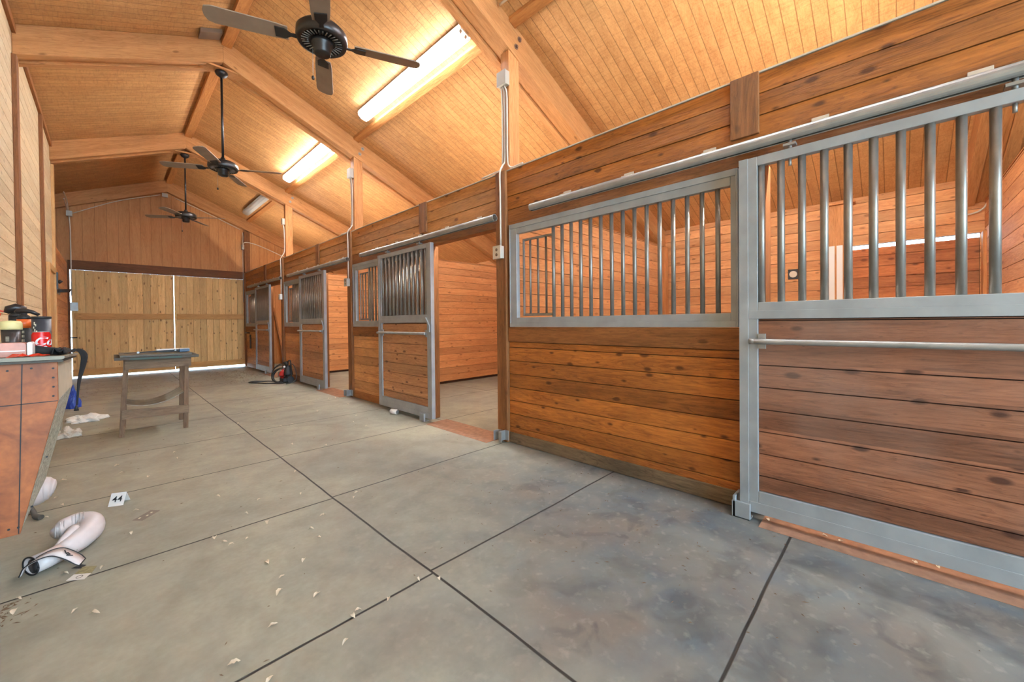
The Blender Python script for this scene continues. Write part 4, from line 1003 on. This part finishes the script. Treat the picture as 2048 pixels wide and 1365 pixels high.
# wide wrist strap
path = smooth([(-.318, 3.045, .020), (-.300, 3.035, .062), (-.255, 3.020, .092), (-.205, 3.020, .094), (-.160, 3.010, .062), (-.115, 2.985, .018)], 6)
bm = BM(); L1, L2, prev = [], [], None; n = len(path)
for i, p in enumerate(path):
    u = i/(n-1); hw = .014 + .028*min(1, max(0, (u-.1)*1.8)) * (1 if u < .93 else 1-(u-.93)*4)
    a = p + Vector((.35, .92, .1)).normalized()*hw*1.1; b_ = p - Vector((.35, .92, .1)).normalized()*hw*.6
    L1.append(a); L2.append(b_); row = (bm.verts.new(a), bm.verts.new(b_))
    if prev: bm.faces.new((prev[0], prev[1], row[1], row[0])).smooth = True
    prev = row
o = obj('wrist_strap', bm, M['leather'], e); m_ = o.modifiers.new('s', 'SOLIDIFY'); m_.thickness = .004
bm = BM(); tube(bm, L1 + [L2[-1]] + L2[::-1], .0028, 6); obj('strap_piping', bm, M['black'], e)
i0 = int(n*.76); p = path[i0]; td = (path[i0+1]-path[i0-1]).normalized(); wd_ = Vector((.35, .92, .1)).normalized(); nm_ = td.cross(wd_).normalized()
if nm_.z < 0: nm_ = -nm_
def P_(u, v): return p + td*u + wd_*v + nm_*.0035
bm = BM()
for pts in (((-.022, .024), (-.006, .008), (.012, .004)), ((-.006, .018), (.010, .012)), ((.0, -.002), (.022, .012))):
    tube(bm, [P_(*q) for q in pts], .0022, 6)
obj('logo_mark', bm, M['black'], e)
e = thing('boxing_glove', 'rounded white boxing glove half hidden behind the lower end of the bench', 'glove', (-.34, 4.10, 0), 'white boxing gloves')
obj('mitt', blob([(-.46, 4.05, .10), (-.42, 4.07, .12), (-.37, 4.09, .135), (-.33, 4.10, .14), (-.30, 4.10, .14), (-.28, 4.10, .138), (-.27, 4.10, .136), (-.266, 4.10, .135)], [.06, .080, .088, .082, .070, .052, .034, .010], 1.05, 32), M['leather'], e)
bm = BM(); tube(bm, smooth([(-.40, 4.00, .05), (-.375, 3.99, .075), (-.355, 3.97, .040), (-.345, 3.94, .02), (-.318, 3.90, .016)], 5), [.016]*5+[.013]*10+[.016]*6, 10)
obj('strap', bm, M['greyply'] if False else plain('dark_grey_strap', (84, 80, 74), .6), e)

# ================================================================== bags and carton by the left wall
def crumple(name, cx, cy, rx, ry, h, mat, lab, cat, seed, z=0.002):
    r2 = random.Random(seed); bm = BM(); bmesh.ops.create_icosphere(bm, subdivisions=4, radius=1)
    ph = [r2.uniform(0, 6) for _ in range(9)]
    for v in bm.verts:
        x, y, zz = v.co; k = 1 + .16*sin(5*x+ph[0])*sin(4*y+ph[1]) + .09*sin(11*x+ph[2]+3*zz) + .07*sin(13*y+ph[3]+5*x) + r2.uniform(-.035, .035)
        zk = max(0, zz)*h*k*(.7+.5*abs(sin(4*x+ph[4])*cos(3*y+ph[5])))
        v.co = Vector((cx + x*rx*k, cy + y*ry*k, z + zk))
    for f in bm.faces: f.smooth = False
    return solo(name, bm, mat, lab, cat)
M['bag'] = plain('white_plastic_film', (232, 232, 226), .3, 0, .08, 10)
crumple('plastic_bag', -.22, 7.62, .19, .22, .07, M['bag'], 'crumpled white plastic bag on the floor left of the table', 'bag', 3)
crumple('plastic_bag', -.36, 6.72, .13, .20, .07, plain('clear_plastic_film', (206, 202, 190), .25, 0, .1, 14), 'duller see-through plastic bag nearer the bench than the white one', 'bag', 5)
crumple('blue_bag', -.43, 8.95, .11, .16, .30, plain('blue_bag_film', (52, 82, 176), .35, 0, .3, 18), 'crumpled blue bag against the left wall', 'bag', 9)
e = thing('carton', 'grey white carton with dark print half hidden by the bench', 'box', (-.47, 7.2, 0))
obj('carton_body', box(BM(), -.56, -.415, 7.10, 7.40, .002, .33), plain('grey_white_card', (176, 178, 168), .6, 0, .12, 20), e, .003)
bm = textmesh('P', .12, .001)
for v in bm.verts: v.co = Vector((-.448 + v.co.x*.7, 7.0985 - v.co.z, .09 + v.co.y))
obj('print', bm, M['black'], e)

# ================================================================== soda can lying by the second door
bm = BM(); e = thing('soda_can', 'white drink can lying on its side under the second sliding door', 'can', (2.69, 4.85, 0))
ca, cb = Vector((2.67, 4.93, .034)), Vector((2.70, 4.81, .034)); dd = (cb-ca).normalized()
tube(bm, [ca, ca+dd*.006, ca+dd*.012, cb-dd*.014, cb-dd*.002], [.025, .027, .033, .033, .026], 20); obj('body', bm, M['white'], e)
bm = BM(); tube(bm, [cb-dd*.0015, cb+dd*.001], [.026, .025], 20); obj('lid', bm, M['galv'], e)

# ================================================================== pressure washer with hose coils
e = thing('pressure_washer', 'black and red pressure washer leaning on the third stall front', 'machine', (2.60, 9.25, 0))
wx, wy = 2.62, 9.25
bm = BM(); box(bm, wx-.10, wx+.09, wy-.13, wy+.13, .03, .10); tube(bm, [(wx+.03, wy-.16, .075), (wx+.03, wy+.16, .075)], .07, 18); obj('base', bm, M['black'], e, .008)
obj('red_tank', blob([(wx-.06, wy+.07, .09), (wx-.06, wy+.07, .16), (wx-.045, wy+.05, .24), (wx-.03, wy+.04, .29)], [.04, .075, .065, .03], .8), M['red'], e, label='red body cover')
obj('motor', blob([(wx+.02, wy-.05, .08), (wx+.02, wy-.05, .18), (wx+.02, wy-.04, .28), (wx+.02, wy-.03, .36)], [.05, .085, .07, .045], .9), M['black'], e)
bm = BM(); tube(bm, smooth([(wx+.05, wy+.10, .10), (wx+.055, wy+.09, .34), (wx+.05, wy+.06, .44), (wx+.05, wy-.08, .46), (wx+.05, wy-.12, .36), (wx+.055, wy-.13, .10)], 5), .013, 8); obj('handle', bm, M['black'], e)
bm = BM(); tube(bm, [(wx, wy-.06, .36), (wx-.03, wy-.04, .45)], .026, 12); tube(bm, [(wx+.01, wy, .34), (wx-.04, wy+.03, .43)], .02, 10); obj('gun_holder', bm, M['fanmetal'], e)
bm = BM(); bmesh.ops.create_uvsphere(bm, u_segments=12, v_segments=8, radius=.022, matrix=Matrix.Translation((wx-.06, wy-.07, .34))); bmesh.ops.create_uvsphere(bm, u_segments=12, v_segments=8, radius=.016, matrix=Matrix.Translation((wx-.09, wy+.03, .25))); obj('fitting', bm, M['white'], e)
bm = BM(); r3 = random.Random(4)
for k in range(7):
    rx, rz = r3.uniform(.15, .21), r3.uniform(.13, .20); tl = r3.uniform(-.25, .25); ph = r3.uniform(-.2, .2)
    c = Vector((wx-.10+r3.uniform(-.03, .03), wy+.10+r3.uniform(-.05, .05), rz+.018))
    pts = [c + Vector((rx*cos(a)*.55 + .28*rz*sin(a), rx*cos(a)*-.8 + tl*.2*sin(a), rz*sin(a))) for a in [2*pi*j/36 for j in range(37)]]
    for p in pts: p.z = max(p.z, .014); p.x = min(p.x, wx+.07)
    tube(bm, pts, .009, 8)
for k in range(3):
    tube(bm, smooth([(wx-.10, wy-.15+.05*k, .012+.008*k), (wx-.30, wy+.05, .011), (2.16+.02*k, wy+.30-.05*k, .011), (2.05+.04*k, wy+.55-.04*k, .011), (2.18, wy+.68-.1*k, .011), (2.38, wy+.45, .012), (wx-.12, wy+.15, .02)], 6), .008, 8)
tube(bm, smooth([(wx+.04, wy-.10, .40), (wx+.07, wy-.22, .38), (wx+.085, wy-.32, .24), (wx+.06, wy-.34, .06), (wx-.1, wy-.30, .012)], 6), .009, 8)
obj('hose', bm, M['hose'] if 'hose' in M else plain('dark_hose', (46, 46, 44), .4), e)

# ================================================================== braces in the farthest stall
bm = BM(); prism(bm, [(13.80, 1.62), (13.86, 1.62), (13.06, .42), (13.0, .42), (12.72, .006), (12.80, .006)], 'X', 3.58, 3.62)
bm.free(); bm = BM(); prism(bm, [(13.80, 1.75), (13.88, 1.75), (12.80, .006), (12.70, .006)], 'X', 3.56, 3.60)
solo('brace_board', bm, M['post'], 'dark diagonal board leaning in the farthest stall', 'board', 'leaning boards')
bm = BM(); prism(bm, [(13.78, 1.15), (13.88, 1.15), (13.10, .006), (12.90, .006)], 'X', 3.66, 3.69)
solo('brace_board', bm, M['trimZ'], 'pale diagonal board leaning in the farthest stall', 'board', 'leaning boards')
# latch on the farthest half wall
e = thing('stall_latch', 'dark metal latch on the left edge of the farthest stall front', 'latch', (D-.04, 13.45, .5))
obj('slot', box(BM(), D-.016, D-.001, 13.28, 13.40, .55, .95), M['black'], e, .003)
obj('inner_plate', box(BM(), D-.020, D-.0165, 13.31, 13.37, .62, .88), M['greyply'], e, .003)
obj('bolt', tube(BM(), [(D-.10, 13.45, 1.0), (D-.06, 13.2, 1.0)], .018, 10), M['fanmetal'], e)

# ================================================================== dry leaves and debris
M['leaf'] = plain('dry_leaf', (214, 200, 176), .7, 0, .3, 25)
def leafmesh(i):
    r2 = random.Random(40+i); bm = BM(); n = 7; L_ = .045; rows = []
    for k in range(n):
        u = k/(n-1); w_ = .011*sin(pi*min(1, u*1.02))**.8 + .0004; z = .003 + .008*sin(pi*u)*r2.uniform(.5, 1.2) + .004*u; cur = .006*sin(u*3+i)
        rows.append([bm.verts.new((L_*(u-.5), cur-w_, z+.006*sin(pi*u))), bm.verts.new((L_*(u-.5), cur, z)), bm.verts.new((L_*(u-.5), cur+w_, z+.007*sin(pi*u)*r2.uniform(.3, 1.4)))])
    for a, b_ in zip(rows, rows[1:]):
        for j in range(2): bm.faces.new((a[j], a[j+1], b_[j+1], b_[j])).smooth = True
    me = bpy.data.meshes.new('dry_leaf'); bm.to_mesh(me); bm.free(); me.materials.append(M['leaf']); return me
LM = [leafmesh(i) for i in range(4)]
spots = [(0.61, 3.03), (0.53, 3.48), (1.07, 3.59), (0.95, 3.09), (0.72, 3.2), (0.67, 2.79), (0.41, 2.81), (0.44, 2.72), (0.46, 2.66), (0.54, 2.67), (0.83, 2.51), (0.83, 2.38), (0.94, 2.63), (0.55, 2.32), (0.69, 2.2), (0.57, 2.14), (0.53, 2.02), (0.64, 1.88), (0.73, 1.65), (0.7, 1.63), (0.85, 1.62), (1.02, 1.64), (1.09, 1.57), (0.45, 1.82), (0.3, 1.72), (0.62, 1.52), (0.37, 1.55), (0.42, 4.76), (0.43, 5.0), (1.19, 2.74), (1.24, 2.8), (1.11, 5.86), (1.27, 5.66), (1.48, 5.96), (1.43, 5.3), (1.56, 5.32), (2.04, 5.83), (2.61, 6.64), (2.53, 5.98), (2.44, 6.89), (2.14, 4.54), (2.12, 4.86), (1.29, 4.42), (1.52, 4.13), (1.74, 7.43), (1.47, 7.51), (1.92, 10.14), (2.14, 6.48), (2.52, 6.68), (2.66, 5.49), (2.29, 5.15), (-0.27, 4.75), (0.03, 4.9), (0.06, 4.62), (0.21, 4.35), (-0.28, 4.31), (-0.3, 3.91), (-0.24, 4.11), (0.11, 3.62), (0.07, 3.24), (-0.04, 2.89), (-0.17, 2.95), (-0.06, 2.45), (-0.12, 2.54), (-0.3, 2.84), (-0.3, 2.72), (2.81, 0.29), (2.83, -0.15), (2.81, -0.07), (2.80, 0.56), (2.80, 0.22)]
base = None
for i, (x, y) in enumerate(spots):
    if base is None:
        o = bpy.data.objects.new('dry_leaf', LM[0]); setp(o, 'small dry curled leaf lying on the grey floor', 'leaf', 'dry leaves on the floor'); base = o
    else:
        o = base.copy(); o.data = LM[i % 4]
    COL.objects.link(o); o.location = (x, y, -.001); o.rotation_euler = (0, 0, rnd.uniform(0, 6.28))
    s_ = rnd.uniform(.6, 1.05); o.scale = (s_, s_*rnd.uniform(.7, 1.1), s_)
# uncountable crumbs of hay and wood
bm = BM(); r4 = random.Random(11)
def crumb(x, y, s_):
    a = r4.uniform(0, 6.28); l = s_*r4.uniform(.5, 1.6); w_ = s_*.22; h = .004
    p = [(l, 0), (0, w_), (-l, 0), (0, -w_)]; v = [bm.verts.new((x+q[0]*cos(a)-q[1]*sin(a), y+q[0]*sin(a)+q[1]*cos(a), .0006)) for q in p]; t_ = bm.verts.new((x, y, h))
    for k in range(4): bm.faces.new((v[k], v[(k+1) % 4], t_))
for _ in range(330): crumb(r4.gauss(2.25, .28), r4.gauss(11.9, .8), r4.uniform(.01, .035))
for _ in range(420): crumb(r4.uniform(-.5, 2.2), 10 + abs(r4.gauss(0, 1.5)), r4.uniform(.008, .028))
for _ in range(260): crumb(r4.uniform(-.5, 2.8), r4.uniform(1.0, 9.5), r4.uniform(.003, .009))
for _ in range(120): crumb(r4.uniform(1.6, 2.8), r4.uniform(-.3, 2.2), r4.uniform(.003, .012))
for _ in range(90): crumb(r4.gauss(-.36, .05), r4.gauss(2.72, .06), r4.uniform(.006, .016))
for v in bm.verts: v.co.y = min(v.co.y, 13.8); v.co.x = max(min(v.co.x, 2.8), -.63)
o = obj('floor_debris', bm, plain('brown_debris', (104, 82, 60), .9)); setp(o, 'scattered brown crumbs of hay and bark on the aisle floor', 'debris', None, 'stuff')
